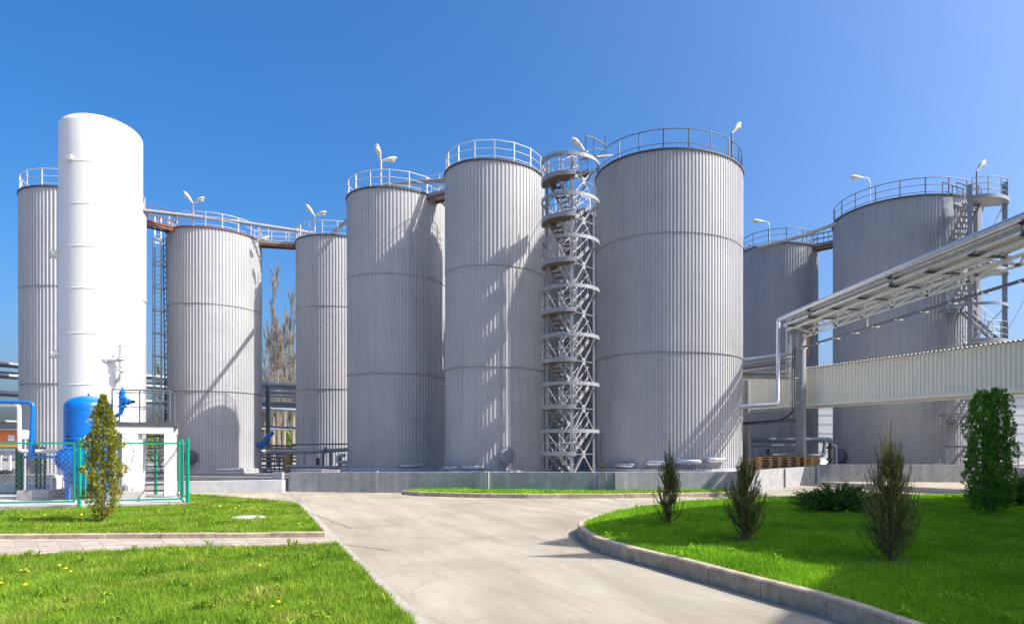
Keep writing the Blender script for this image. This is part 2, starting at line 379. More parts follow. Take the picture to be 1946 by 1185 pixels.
kerb_line([(v.x, v.y) for v in (G(-220,1066), G(300,1047), G(640,1036))], .08, .05, 1.0)
# ---- right lawn with a raised kerb all round
ZR = .20
kouter = [G(1614,1185), G(1545,1164), G(1409,1126), G(1307,1095), G(1226,1073), G(1158,1055), G(1122,1040), G(1104,1027), G(1097,1016)]
kouter = [(3.9,2.2),(3.15,4.9)]+[(v.x, v.y) for v in kouter]+[(-.22,14.0),(.0,15.0),(.75,16.9),(1.6,18.3),(3.0,19.8),(4.7,20.9),(7.5,21.7),(11,22.3),(16,22.6),(22,22.8)]
def smooth_line(pts, it=2):
    for _ in range(it):
        q = [pts[0]]
        for a, b in zip(pts, pts[1:]): q += [(a[0]*.75+b[0]*.25, a[1]*.75+b[1]*.25), (a[0]*.25+b[0]*.75, a[1]*.25+b[1]*.75)]
        pts = q+[pts[-1]]
    return pts
ko = smooth_line(kouter)
kerb_line(list(reversed(ko)), .16, .225, 1.0)
def offset_line(pts, d):
    out = []
    for i, p in enumerate(pts):
        a = pts[max(0, i-1)]; b = pts[min(len(pts)-1, i+1)]; t = Vector((b[0]-a[0], b[1]-a[1])).normalized(); out.append((p[0]+t.y*d, p[1]-t.x*d))
    return out
right_poly = offset_line(ko, .13)+[(22,2.2)]
poly_sheet('lawn', right_poly, ZR, M['turf'], thick=.2)
# ---- narrow grass strip with a kerb in front of the bund wall
strip_k = [G(768,938.5), G(800,941.5), G(900,944.5), G(1000,946), G(1200,945), G(1385,942)]
strip_k = [(v.x, v.y) for v in strip_k]
kerb_line(list(reversed(strip_k)), .12, .16, 1.0)
ZS = .13
strip_poly = [(p[0], p[1]+.1) for p in strip_k]+[(5.6,25.62),(1.0,25.02),(-6.6,26.12)]
poly_sheet('lawn', strip_poly, ZS, M['turf'], thick=.12)

# ---- grass blades (uncountable)
def in_poly(x, y, poly):
    ins = np.zeros(len(x), bool); n = len(poly); j = n-1
    for i in range(n):
        xi, yi = poly[i]; xj, yj = poly[j]
        c = ((yi > y) != (yj > y)) & (x < (xj-xi)*(y-yi)/(yj-yi+1e-12)+xi); ins ^= c; j = i
    return ins
def grass(poly, z, dens, m, hmin=.04, hmax=.085, wide=1.0, view=True, cap=None, ymin=5.8, weeds=0):
    P_ = np.array(poly); x0, y0 = P_.min(0); x1, y1 = P_.max(0); y0 = max(y0, ymin)
    n = int((x1-x0)*(y1-y0)*dens(7))
    x = rng.uniform(x0, x1, n); y = rng.uniform(y0, y1, n)
    keep = in_poly(x, y, poly) & (rng.random(n) < dens(y)/dens(7))
    keep &= (x > -.99*y-2.0) & (x < .78*y+3.0)
    x = x[keep]; y = y[keep]; n = len(x)
    patch = .5+.5*np.sin(x*1.7+np.sin(y*2.3)*1.5)*np.sin(y*1.9+np.sin(x*1.3)*2)
    patch2 = np.sin(x*6.1+2*np.sin(y*4.7))*np.sin(y*5.3+1.7*np.sin(x*3.9))
    h = rng.uniform(hmin, hmax, n)*(.75+.45*patch+.22*patch2)*rng.choice([1,1,1,1.35], n)
    wd = (.0035+.00085*y)*rng.uniform(.7, 1.3, n)*wide
    az = rng.uniform(0, 2*np.pi, n); lean = rng.uniform(.1, .95, n)*h; la = rng.uniform(0, 2*np.pi, n)
    dx = np.cos(az)*wd/2; dy = np.sin(az)*wd/2; zz = np.full(n, z-.005)
    T = np.empty((n,3,3), np.float32)
    T[:,0] = np.stack([x-dx, y-dy, zz], 1); T[:,1] = np.stack([x+dx, y+dy, zz], 1)
    T[:,2] = np.stack([x+np.cos(la)*lean, y+np.sin(la)*lean, z+h], 1)
    # coarser tufts and broad leaved weeds scattered through the sward
    W_ = []
    for _ in range(int(weeds)):
        k = rng.integers(n); cx_, cy_ = x[k], y[k]; m_ = int(rng.integers(10, 26)); R_ = rng.uniform(.05, .13)
        a = rng.uniform(0, 2*np.pi, m_); l = R_*rng.uniform(.5, 1.2, m_); hh = rng.uniform(.25, 1.1, m_)*R_+.03; ww = rng.uniform(.004, .011, m_)
        p0 = np.stack([cx_+np.cos(a)*.01, cy_+np.sin(a)*.01, np.full(m_, z)], 1); mid = np.stack([cx_+np.cos(a)*l*.6, cy_+np.sin(a)*l*.6, z+hh], 1); tip = np.stack([cx_+np.cos(a)*l*1.15, cy_+np.sin(a)*l*1.15, z+hh*.8], 1)
        s = np.stack([-np.sin(a)*ww, np.cos(a)*ww, 0*a], 1)
        W_ += [np.stack([p0, mid-s, mid+s], 1), np.stack([mid-s, tip, mid+s], 1)]
    return np.concatenate([T]+[w_.astype(np.float32) for w_ in W_]) if W_ else T
D1 = lambda y: 7500*np.minimum(1, (8.0/np.maximum(y, 1))**1.75)
D2 = lambda y: 8500*np.minimum(1, (8.5/np.maximum(y, 1))**1.6)
T = grass(front_poly, ZL, D1, None, .03, .085, weeds=170)
tag(soup('grass', T, M['grass']), 'sunlit green grass of the near left lawn, dotted with dandelions', 'grass', kind='stuff')
T = grass(back_poly, ZL, D2, None, .03, .075, weeds=160)
tag(soup('grass', T, M['grass']), 'sunlit grass of the left lawn beyond the paved path', 'grass', kind='stuff')
T = grass(right_poly, ZR, D1, None, .03, .075, weeds=420)
tag(soup('grass', T, M['grass_r']), 'deep green grass inside the raised kerb on the right, mostly in shade', 'grass', kind='stuff')
T = grass(strip_poly, ZS, lambda y: 900+0*np.asarray(y), None, .05, .11)
tag(soup('grass', T, M['grass_r']), 'narrow strip of grass at the foot of the low grey wall', 'grass', kind='stuff')

# ---- dandelions
def petal_head(r):
    T = []
    for k in range(14):
        a = 2*math.pi*k/14; b = a+.5
        T.append([(0,0,.010),(r*math.cos(a),r*math.sin(a),.004),(r*math.cos(b),r*math.sin(b),.004)])
        T.append([(0,0,.018),(.6*r*math.cos(a),.6*r*math.sin(a),.014),(.6*r*math.cos(b),.6*r*math.sin(b),.014)])
    return T
fl = None
near = [(40,1083),(48,1082),(54,1085),(113,1074),(125,1079),(134,1085),(48,1110),(2,1107),(494,1073),(517,1152),(529,1143)]
far = [(40,978),(85,978),(155,977),(230,997),(240,998),(270,1001),(265,988),(300,972),(310,966),(340,966),(367,953),(383,966),(382,975),(400,959),(412,968),(418,961),(430,963),(440,968),(447,965),(455,960),(462,968),(470,966),(480,963),(490,970),(497,965),(456,997),(70,1004),(345,970),(295,981),(405,972),(470,972),(435,957)]
for grp, lab, pts, rr in (('dandelions on the near left lawn', 'yellow dandelion flowering in the near left lawn before the paved path', near, .019), ('dandelions on the far left lawn', 'yellow dandelion flowering in the left lawn beyond the paved path', far, .023)):
    fl = None
    for px, py in pts:
        g = G(px, py, ZL+.07)
        if fl is None:
            fl = soup('dandelion', np.array(petal_head(rr))+np.array(g), M['dand'], origin=g)
            tag(fl, lab, 'flower', grp)
        else:
            o = fl.copy(); COL.objects.link(o); o.location = g; o.rotation_euler = (rng.normal()*.25, rng.normal()*.25, rng.random()*6); o.scale = (rng.uniform(.8,1.25),)*3
# ---- manhole cover in the left lawn
g = G(471,985,ZL); t = thing('manhole_cover', 'round pale concrete manhole cover set in the left lawn', 'manhole cover', g)
MB().lathe([(.42,-.04),(.42,.025),(.40,.032)], g, 32, True).build('surround', M['conc'], t)
b = MB().lathe([(.36,.03),(.36,.05),(.34,.055)], g, 32, True); b.build('lid', M['conc'], t)

# ================================================================== TANKS
def solve_tank(xl, xr, ya, H):
    a = math.atan((xl-CX)/F); b = math.atan((xr-CX)/F); th = (a+b)/2; al = (b-a)/2
    z = F*(H-CAMZ)/(HY-ya); D = z/math.cos(th)/(1-math.sin(al))
    return D*math.sin(th), D*math.cos(th), D*math.sin(al), z
TK = {}
def tank(key, label, xl, xr, ya, H, zb, seams, n_posts=16, rails=2, curved=False, rm='rail', shell='tank', rimm='rim', pitch=.20, inner=False):
    cx, cy, R, zn = solve_tank(xl, xr, ya, H); TK[key] = (cx, cy, R, H)
    t = thing('storage_tank', label, 'storage tank', (cx, cy, zb), 'tall grey corrugated storage tanks')
    # corrugated shell, in courses that lap like the real sheets
    zs = [zb]+sorted(CAMZ+(HY-s)/F*zn for s in seams)+[H-.04]
    nr = int(2*math.pi*R/pitch); b = MB(); prof = ((0,0),(.50,0),(.62,.034),(.88,.034))
    for k in range(len(zs)-1):
        vs = []; z0 = zs[k]-(.05 if k else 0); z1 = zs[k+1]; o = .016*k
        for i in range(nr):
            for fr, dr in prof:
                a = 2*math.pi*(i+fr)/nr; r = R-.02+dr+o+.0025*math.sin(i*12.9898+k*7)
                vs.append((cx+r*math.cos(a), cy+r*math.sin(a), z0)); vs.append((cx+r*math.cos(a), cy+r*math.sin(a), z1))
        n = nr*4; fs = [(2*i, 2*((i+1) % n), 2*((i+1) % n)+1, 2*i+1) for i in range(n)]
        b.add(vs, fs)
    b.build('shell', M[shell], t)
    for k in range(1, len(zs)-1):
        MB().arc((cx,cy), R+.020, zs[k]-.056, 0, 2*math.pi, .058, .012, 96).build('seam', M['seam'], t)
    MB().lathe([(R-.05,H-.03),(R*.6,H+.22),(.05,H+.4)], (cx,cy,0), 64).build('roof', M['roof'], t)
    MB().lathe([(R-.02,H-.10),(R+.10,H-.10),(R+.10,H-.02),(R-.02,H-.02)], (cx,cy,0), 96, False, cap=False).build('rim', M[rimm], t)
    # plinth ring of the tank
    MB().lathe([(R+.42,0),(R+.42,zb),(R-.1,zb)], (cx,cy,0), 20, False).build('plinth', M['plinth'], t)
    # railing with posts
    rr = R-.03; seg = n_posts*4 if curved else n_posts; hh = .98; b = MB()
    ph0 = .13
    for q in range(rails+1):
        zz = H+hh*(1-q/(rails+.35)) if q else H+hh
        b.tube([(cx+rr*math.cos(ph0+2*math.pi*i/seg), cy+rr*math.sin(ph0+2*math.pi*i/seg), zz) for i in range(seg)], .026 if q == 0 else .018, 6, closed=True)
    rl = b.build('railing', M[rm], t); src = None
    for i in range(n_posts):
        a = ph0+2*math.pi*i/n_posts; p = Vector((cx+rr*math.cos(a), cy+rr*math.sin(a), H-.03))
        if src is None: src = MB().beam(p, p+Vector((0,0,hh+.03)), .055, .055, (0,1,0)).build('post', M[rm], rl, p)
        else: inst(src, 'post', rl, p, a-ph0)
    return t
def on_tank(key, px, py, off=.1):
    """point where the ray through a pixel column meets the tank's wall, at the height of that row"""
    cx, cy, R, H = TK[key]; k = (px-CX)/F; d = Vector((k, 1)); c = Vector((cx, cy)); A = d.dot(d); B = d.dot(c); C = c.dot(c)-(R+off)**2
    disc = max(B*B-A*C, 0); s = (B-math.sqrt(disc))/A
    p = Vector((k*s, s, CAMZ+(HY-py)/F*s)); n = Vector((p.x-cx, p.y-cy, 0)).normalized(); return p, n
HT = 16.8
t1 = tank('1', 'tall grey corrugated tank at the far left, mostly hidden behind the white tank', 36, 277, 360, HT, .3, (545,728), 18)
t2 = tank('2', 'grey corrugated tank with brown rusty rim, caged ladder on its left side', 318, 497, 432, HT, .2, (576,741), 18, rimm='rust', curved=True)
t3 = tank('3', 'grey corrugated tank in the gap right of the bare poplars, tucked behind its taller-looking neighbour', 563, 726, 446, HT, .3, (580,737), 18)
t4 = tank('4', 'grey corrugated tank with a slanting shadow, a twin lamp and an angular railing on top', 660, 846, 355, HT, .62, (518,707), 16)
t5 = tank('5', 'grey corrugated tank with round bolted manhole near its foot, left of the stair tower', 847, 1033, 301, HT, .62, (501,694), 16)
t6 = tank('6', 'widest grey corrugated tank, brightly sunlit in the middle, right of the round stair tower', 1134, 1411, 281, HT, .72, (439,666), 20, curved=True, rm='rail_dark', rails=1, pitch=.185)
t7 = tank('7', 'shaded grey tank in the recess behind the pipe columns and pallets', 1408, 1555, 460, 16.2, .5, (), 14, rails=2, rm='rail_dark', shell='tank_shaded')
t8 = tank('8', 'big shaded grey tank on the right behind the pipe bridge and cream gallery', 1583, 1866, 373, HT, .75, (), 20, curved=True, rm='rail_dark', rails=2, shell='tank_shaded')
t9 = tank('9', 'dark grey corrugated tank seen only through the round stair tower', 1032, 1136, 402, 15.8, .5, (), 14)
# drain pipes and manholes on the tanks
def drain(key, t, px, py, ln=1.05, r=.13, m='alu'):
    p, n = on_tank(key, px, py, .24); s = Vector((-n.y, n.x, 0))
    e = p-s*ln/2; f = p+s*ln/2; pts = [e-n*.32, e-n*.06, e+s*.08, f-s*.08, f-n*.06, f-n*.32]
    MB().tube(pts, r, 12).build('drain_pipe', M[m], t)
for px, py in ((1183,884),(1252,880),(1310,877),(1363,873)): drain('6', t6, px, py)
for px, py in ((850,889),(896,888)): drain('5', t5, px, py, .95, .11, 'alu_dull')
for px, py in ((782,885),): drain('4', t4, px, py, 1.1, .11, 'alu_dull')
for px, py in ((436,892),(492,892)): drain('2', t2, px, py, 1.6, .11, 'alu_dull')
def manhole(key, t, px, py, r, m='steel'):
    p, n = on_tank(key, px, py, .0); b = MB()
    R3 = Vector((0,0,1)).rotation_difference(n).to_matrix()
    b.lathe([(r*.8,-.05),(r*.8,.16),(r,.16),(r,.24),(r*.9,.26),(r*.3,.29)], p, 32, True, R3)
    mh = b.build('manhole', M[m], t); bb = MB(); src = None
    for k in range(20):
        a = 2*math.pi*k/20; q = p+R3@Vector((r*1.02*math.cos(a), r*1.02*math.sin(a), .13))
        o = MB().cyl(q, q+n*.15, .045, 6).build('bolt', M[m], mh)
    h = p+R3@Vector((r*.15, 0, .3)); MB().tube([h+Vector((.25,0,.2)), h+n*.06+Vector((.25,0,.15)), h+n*.06+Vector((.25,0,-.2)), h+Vector((.25,0,-.25))], .02, 6).build('handle', M[m], mh)
manhole('5', t5, 961, 865, .42); manhole('8', t8, 1603, 866, .42, 'steel_dark'); manhole('1', t1, 70, 884, .62, 'steel_dark'); manhole('2', t2, 366, 868, .42, 'steel_dark')
p, n = on_tank('6', 1146, 884, .02)
MB().cyl(p, p+n*.16, .10, 16).build('gauge', M['yellow'], t6)
MB().tube([p+n*.05, p+n*.05+Vector((-.12,0,1.0)), on_tank('6',1144,820,.05)[0]], .014, 5).build('hose', M['black'], t6)
p, n = on_tank('6', 1139, 641, .0); MB().beam(p, p+Vector((-.75,-.35,0)), .08, .10).build('tie_bracket', M['steel_dark'], t6)
p, n = on_tank('2', 489, 845, .0); s = Vector((-n.y, n.x, 0)); b = MB()
b.cyl(p, p+n*.5, .16, 12); b.lathe([(.24,-.05),(.24,.05)], p+n*.3, 16, True, Vector((0,0,1)).rotation_difference(n).to_matrix()); b.tube([p+n*.45, p+n*.5+Vector((.2,-.1,.5)), p+n*.5+Vector((.7,-.2,.9))], .16, 10)
b.build('inlet_valve', M['blue'], t2)
# conduit along the shaded wall of the far right tanks
# ================================================================== WALLS
def wall(name, label, pts, z1, th, m, pil=(), cat='wall', z0=-.03, zs=None, group=None):
    base = Vector((pts[0][0], pts[0][1], 0)); t = thing(name, label, cat, base, group)
    for i in range(len(pts)-1):
        a = Vector((pts[i][0], pts[i][1], 0)); c = Vector((pts[i+1][0], pts[i+1][1], 0)); d = (c-a).normalized(); nn = Vector((-d.y, d.x, 0))
        za = zs[i] if zs else z1; zc = zs[i+1] if zs else z1
        b = MB(); vs = []
        for p, z in ((a, za), (c, zc)):
            vs += [p+Vector((0,0,z0)), p+Vector((0,0,z)), p+nn*th+Vector((0,0,z)), p+nn*th+Vector((0,0,z0))]
        b.add(vs, [(0,1,5,4),(1,2,6,5),(2,3,7,6),(0,3,2,1),(4,5,6,7)])
        b.build('wall_panel', M[m], t)
    for x, y, wd, dp, ang, z in pil:
        MB().box((x, y, (z+z0)/2), (wd, dp, z-z0), ang).build('pilaster', M[m], t)
    return t
W = [(-12.3,26.9),(1.0,25.05),(5.75,25.65),(11.6,33.4)]
def wpil(px, seg, wd=.5, dp=.1, z=.86):
    a = Vector(W[seg]); b = Vector(W[seg+1]); k = (px-CX)/F
    # a+(b-a)s = (k*y, y)
    dx, dy = b.x-a.x, b.y-a.y; s = (k*a.y-a.x)/(dx-k*dy); ang = math.atan2(dy, dx); n = Vector((dy, -dx)).normalized()
    p = a+(b-a)*s+n*(dp/2-.05); return (p.x, p.y, wd, dp+.1, ang, z)
wall('retaining_wall', 'low grey rendered wall with pilasters running below the big tanks', W, .85, .28, 'wall',
     [wpil(529,0,.4,.06,.80), wpil(714,0,.14,.02,.87), wpil(912,0,.45,.012,.862), wpil(1145,0,.3,.06,.862), wpil(1177,1,.36,.12,.862), wpil(1405,2,.22,.08,.862), wpil(1492,2,.3,.08,.862), wpil(1552,2,.4,.10,.862)], zs=[.78,.86,.86,.86])
MB_ = MB().cyl((-3.93,25.66,.12), (-3.93,25.66,.87), .022, 8)
tag(MB_.build('drain_pipe', M['offwhite'], None, (-3.93,25.66,.12)), 'thin white pipe standing upright against the low grey wall', 'pipe')
wall('retaining_wall', 'low whitewashed wall, partly shaded, behind the right end of the green fence', [(-26.5,25.9),(-19.5,26.1),(-12.35,26.45)], .42, .3, 'wallw', zs=[.36,.40,.50])
wall('retaining_wall', 'low shaded wall standing behind the whitewashed one, left of the grey wall', [(-30,31.2),(-21.5,29.6),(-12.4,27.3)], .55, .3, 'wall', [(-18.4,28.8,1.2,.2,-.24,.60)])
wall('retaining_wall', 'long shaded grey wall across the yard under the big right tank', [(11.95,34.9),(23.5,33.7),(29,33.3)], .92, .3, 'wall', zs=[.90,.93,.93])
# concrete slab behind the wall, where the pallets and columns stand
poly_sheet('yard_slab', [(-12.2,27.35),(1.0,25.4),(5.7,26.0),(11.4,33.75),(12.0,35.1),(23.5,33.9),(29,33.5),(29,80),(-12,80)], .45, M['conc'], thick=.45)

# ================================================================== WHITE TANK, BLUE VESSEL, FENCE
pad = [(-26.5,18.0),(-17.7,18.95),(-14.98,19.35),(-12.35,20.35),(-16.0,25.75),(-26.5,25.75)]
poly_sheet('concrete_pad', pad, .10, M['conc'], thick=.13)
def solve_cyl(xl, xr, d):
    a = math.atan((xl-CX)/F); b = math.atan((xr-CX)/F); th = (a+b)/2; al = (b-a)/2; D = d/math.cos(th); return d*math.tan(th), d, D*math.sin(al)
wx, wy, wr = solve_cyl(110, 272, 24.6)
t = thing('white_vessel', 'very tall glossy white cylindrical gas vessel with a domed top', 'pressure vessel', (wx, wy, .10), None)
Ht = 14.0; prof = [(wr*.97,.32),(wr,.36)]
seams_z = [CAMZ+(HY-s)/F*(24.6-wr) for s in (830,730,632,546,466,385,304)]
for sz in seams_z: prof += [(wr,sz-.045),(wr,sz-.02),(wr+.012,sz-.012),(wr+.012,sz+.012),(wr,sz+.02),(wr,sz+.045)]
top0 = Ht-.55
for k in range(0, 13):
    a = math.pi/2*k/12; prof.append((max(.02, wr*math.cos(a)) if k < 12 else .02, top0+.55*math.sin(a)))
MB().lathe(prof, (wx, wy, 0), 72).build('shell', M['white'], t)
for k in range(4):
    a = math.radians(-105+90*k)
    MB().box((wx+(wr-.12)*math.cos(a), wy+(wr-.12)*math.sin(a), .22), (.45,.5,.36), a).build('leg', M['offwhite'], t)
# lifting lugs
for zl_, da, s in ((12.05,-.75,.11),(8.75,-1.48,.17),(5.15,-1.42,.17)):
    th0 = math.atan2(-wy, -wx)+da; n = Vector((math.cos(th0), math.sin(th0), 0))
    p = Vector((wx, wy, zl_))+n*(wr-.02)
    b = MB(); b.cyl(p, p+n*s*1.4, s*.9, 14); b.beam(p+Vector((0,0,s)), p+n*s*1.2, .05, .05); b.build('lifting_lug', M['offwhite'], t)
def vat(px, py, off): # point on/above the white shell along a pixel ray
    k = (px-CX)/F; d = Vector((k,1)); c = Vector((wx,wy)); A = d.dot(d); B = d.dot(c); C = c.dot(c)-(wr+off)**2; s = (B-math.sqrt(max(B*B-A*C,0)))/A
    return Vector((k*s, s, CAMZ+(HY-py)/F*s))
p0 = vat(221,724,-.02); p1 = vat(231,706,.33); p2 = vat(231,690,.36); n = Vector((p0.x-wx, p0.y-wy, 0)).normalized()
b = MB(); b.tube([p0, p0+n*.22+Vector((0,0,.02)), p1+Vector((0,0,-.06)), p1+Vector((0,0,.08)), p2], .062, 12)
for z, r in ((.0,.12),(.16,.10),(.42,.13),(.52,.09)): b.lathe([(r,-.03),(r,.03)], p1+Vector((0,0,.04+z)), 14)
b.cyl(p1+Vector((0,0,.05)), p1+Vector((0,0,.85)), .075, 12); b.cyl(p1+Vector((0,0,.85)), p1+Vector((0,0,1.0)), .035, 8)
sd = Vector((-.93,-.1,.0)); b.cyl(p1+Vector((0,0,.42)), p1+Vector((0,0,.42))+sd*.55, .075, 12); b.cyl(p1+Vector((0,0,.42))+sd*.52, p1+Vector((0,0,.42))+sd*.60, .11, 12)
b.beam(p1+Vector((0,0,.95)), p1+Vector((-.14,0,.88)), .03, .05)
b.build('relief_valve', M['offwhite'], t)
# arched access hatch of the skirt
hp = Vector(P(102,925,23.2)); hp.z = .10; b = MB(); nseg = 10
out = [(-.17,0)]+[(-.17*math.cos(math.pi*k/nseg), .56+.17*math.sin(math.pi*k/nseg)) for k in range(nseg+1)]+[(.17,0)]
inn = [(-.10,.02)]+[(-.10*math.cos(math.pi*k/nseg), .54+.10*math.sin(math.pi*k/nseg)) for k in range(nseg+1)]+[(.10,.02)]
ax = Vector((.93,-.36,0)); ay = Vector((.36,.93,0)); m_ = len(out); vs = []
for k in range(m_): vs += [hp+ax*out[k][0]+Vector((0,0,out[k][1])), hp+ax*inn[k][0]+Vector((0,0,inn[k][1])), hp+ax*inn[k][0]+ay*.9+Vector((0,0,inn[k][1])), hp+ax*out[k][0]+ay*.9+Vector((0,0,out[k][1]))]
b.add(vs, [(4*k+j, 4*k+(j+1) % 4, 4*k+4+(j+1) % 4, 4*k+4+j) for k in range(m_-1) for j in range(4)])
ah = b.build('access_hatch', M['white'], t)
vs = [hp+ax*x+ay*.25+Vector((0,0,z)) for x, z in inn]; MB().add(vs, [list(range(len(vs)))]).build('dark_inside', M['black'], ah)  # black sheet across the arch stands for the shade inside
for (x, y, a, sx, sy, h, lab) in ((-18.25,21.9,.1,.95,.8,.30,'low concrete block lying left of the blue vessel, by the arched hatch'),(-15.45,21.95,.3,.95,.5,.24,'long pale concrete block at the foot of the white vessel, behind the yellowing thuja')):
    b = MB(); b.box((0,0,h/2),(sx,sy,h)); o = b.build('concrete_block', M['conc'], None, (0,0,0)); o.location = (x,y,.10); o.rotation_euler = (0,0,a); tag(o, lab, 'concrete block')

bx, by, br = solve_cyl(120, 215, 21.9)
t = thing('blue_vessel', 'bright blue upright pressure vessel on short legs behind the green fence', 'pressure vessel', (bx, by, .10))
zt, zb0 = 3.52, .52; prof = []
for k in range(0, 9): a = math.pi/2*(1-k/8); prof.append((max(.02, br*math.cos(a)), .80-.28*math.sin(a)))
for sz in (1.02, 2.18, 3.05): prof += [(br,sz-.03),(br,sz-.012),(br+.007,sz-.006),(br+.007,sz+.006),(br,sz+.012),(br,sz+.03)]
for k in range(0, 11): a = math.pi/2*k/10; prof.append((max(.02, br*math.cos(a)), 3.12+.40*math.sin(a)))
MB().lathe(prof, (bx, by, 0), 56).build('shell', M['blue'], t)
for k in range(3):
    a = math.radians(-118+120*k); p = Vector((bx+br*.86*math.cos(a), by+br*.86*math.sin(a), 0))
    b = MB(); u = Vector((-math.sin(a), math.cos(a), 0)); o_ = Vector((math.cos(a), math.sin(a), 0))
    vs = [p+u*s*w_+o_*q+Vector((0,0,z)) for z, w_ in ((.10,.10),(.75,.19)) for s, q in ((-1,0),(1,0),(1,.05),(-1,.05))]
    b.add(vs, [(3,2,1,0),(4,5,6,7),(0,1,5,4),(1,2,6,5),(2,3,7,6),(3,0,4,7)]); b.build('leg', M['blue'], t)
MB().cyl((bx,by,3.5),(bx,by,3.6),.03,8).build('lifting_eye', M['blue'], t)
a = math.atan2(-by, -bx)-.52; n = Vector((math.cos(a), math.sin(a), 0)); p = Vector((bx,by,1.42))+n*(br-.03); R3 = Vector((0,0,1)).rotation_difference(n).to_matrix()
b = MB(); b.lathe([(.30,0),(.30,.22),(.385,.22),(.385,.30),(.395,.31),(.395,.40),(.37,.42),(.1,.44)], p, 36, True, R3)
mh = b.build('manhole', M['blue'], t)
for k in range(24):
    aa = 2*math.pi*k/24; q = p+R3@Vector((.375*math.cos(aa), .375*math.sin(aa), .19)); MB().cyl(q, q+n*.26, .022, 6).build('bolt', M['blue'], mh)
sx_ = Vector((-n.y, n.x, 0))
for s in (-.14,.10):
    q = p+n*.43+sx_*s; MB().tube([q+Vector((0,0,.09)), q+n*.06+Vector((0,0,.09)), q+n*.06+Vector((0,0,-.09)), q+Vector((0,0,-.09))], .013, 6).build('handle', M['blue'], mh)
q = p+n*.2; MB().tube([q+sx_*.30+Vector((0,0,.25)), q+sx_*.30+Vector((0,0,.55)), q+sx_*.10+Vector((0,0,.68)), q-sx_*.2+Vector((0,0,.66)), q-sx_*.24+Vector((0,0,.35))], .028, 8).build('davit', M['blue'], mh)
def bat(px, py, off):
    k = (px-CX)/F; d = Vector((k,1)); c = Vector((bx,by)); A = d.dot(d); B = d.dot(c); C = c.dot(c)-(br+off)**2; s = (B-math.sqrt(max(B*B-A*C,0)))/A
    return Vector((k*s, s, CAMZ+(HY-py)/F*s))
q = bat(130,832,.03); a = math.atan2(q.y-by, q.x-bx); MB().box(q,(.02,.16,.15),a).build('nameplate', M['black'], t)
q = bat(167,833,.22); n2 = Vector((q.x-bx, q.y-by, 0)).normalized(); R2 = Vector((0,0,1)).rotation_difference(n2).to_matrix()
b = MB(); b.lathe([(.11,-.04),(.115,.0),(.105,.012)], q, 24, True, R2); g_ = b.build('pressure_gauge', M['white'], t)
MB().cyl(q-n2*.2, q-n2*.03, .025, 8).build('gauge_stem', M['blue'], g_)
MB().beam(q+n2*.016-Vector((.03,0,-.02)), q+n2*.016+Vector((.03,0,.02)), .008, .012).build('needle', M['black'], g_)
# relief valve riser on the right of the blue vessel
q0 = P(211,792,21.9); q1 = P(233,772,21.9); q2 = P(233,742,21.9)
b = MB(); b.tube([q0+Vector((-.08,.1,0)), q0+Vector((.12,0,.0)), q1+Vector((-.06,0,-.22)), q1+Vector((0,0,-.05)), q1], .06, 12)
b.cyl(q1, q2, .075, 12)
for k, r in ((.0,.13),(.30,.12),(.48,.085)): b.lathe([(r,-.03),(r,.03)], q1+Vector((0,0,k)), 14)
c_ = q1+Vector((0,0,.16)); b.cyl(c_, c_+Vector((.30,.0,.0)), .07, 10); b.lathe([(.115,-.03),(.115,.03)], c_+Vector((.16,0,0)), 12, True, Matrix.Rotation(math.pi/2,3,'Y')); b.cyl(q2, q2+Vector((0,0,.12)), .03, 8)
rv = b.build('relief_valve', M['blue'], t); MB().cyl(c_+Vector((.30,0,0)), c_+Vector((.40,0,0)), .05, 10).build('cap', M['black'], rv)

# ---- chain link fence in green frames
t = thing('chain_link_fence', 'green chain link fence in tube frames around the white and blue vessels', 'fence', (-14.98,19.33,.10))
def mesh_panel(a, c, z0, z1, pitch=.15, r=.0016):
    a = Vector(a); c = Vector(c); L = (c-a).length; d = (c-a).normalized(); H = z1-z0; nrm = Vector((-d.y, d.x, 0)); b = MB()
    def strand(u0, v0, u1, v1):
        p = a+d*u0+Vector((0,0,z0+v0)); q = a+d*u1+Vector((0,0,z0+v1)); e = (q-p).normalized(); s = e.cross(nrm)*r
        b.add([p-s, p+s, q+s, q-s], [(0,1,2,3)])
    k = -H
    while k < L:
        for sgn in (1, -1):
            u0, u1 = k, k+H; v0, v1 = (0, H) if sgn > 0 else (H, 0)
            if u0 < 0: v0 += sgn*(-u0); u0 = 0
            if u1 > L: v1 -= sgn*(u1-L); u1 = L
            if u1-u0 > .02: strand(u0, v0, u1, v1)
        k += pitch
    return b
def fence_panel(a, c, z0=.22, z1=1.93, m='green', pitch=.15):
    a = Vector((a[0],a[1],0)); c = Vector((c[0],c[1],0)); d = (c-a).normalized(); a = a+d*.13; c = c-d*.13; up = Vector((0,0,1)); b = MB(); h = .05
    b.beam(a+up*z0, c+up*z0, h, h); b.beam(a+up*z1, c+up*z1, h, h); b.beam(a+up*(z0+.025), a+up*(z1-.025), h, h, (0,1,0)); b.beam(c+up*(z0+.025), c+up*(z1-.025), h, h, (0,1,0))
    fr = b.build('panel_frame', M[m], t)
    mesh_panel(a, c, z0, z1, pitch).build('wire_mesh', M['wire'] if m == 'green' else M['green_dark'], fr)
def post(p, z=2.05, m='green', s=.075): MB().box((p[0],p[1],.05+z/2),(s,s,z)).build('post', M[m], t)
Fp = {'a':(-24.5,17.35),'b':(-20.0,18.05),'c':(-15.0,19.35),'d':(-12.45,20.38),'e':(-14.25,23.0),'f':(-15.9,25.5)}
for k in 'abcdef': post(Fp[k])
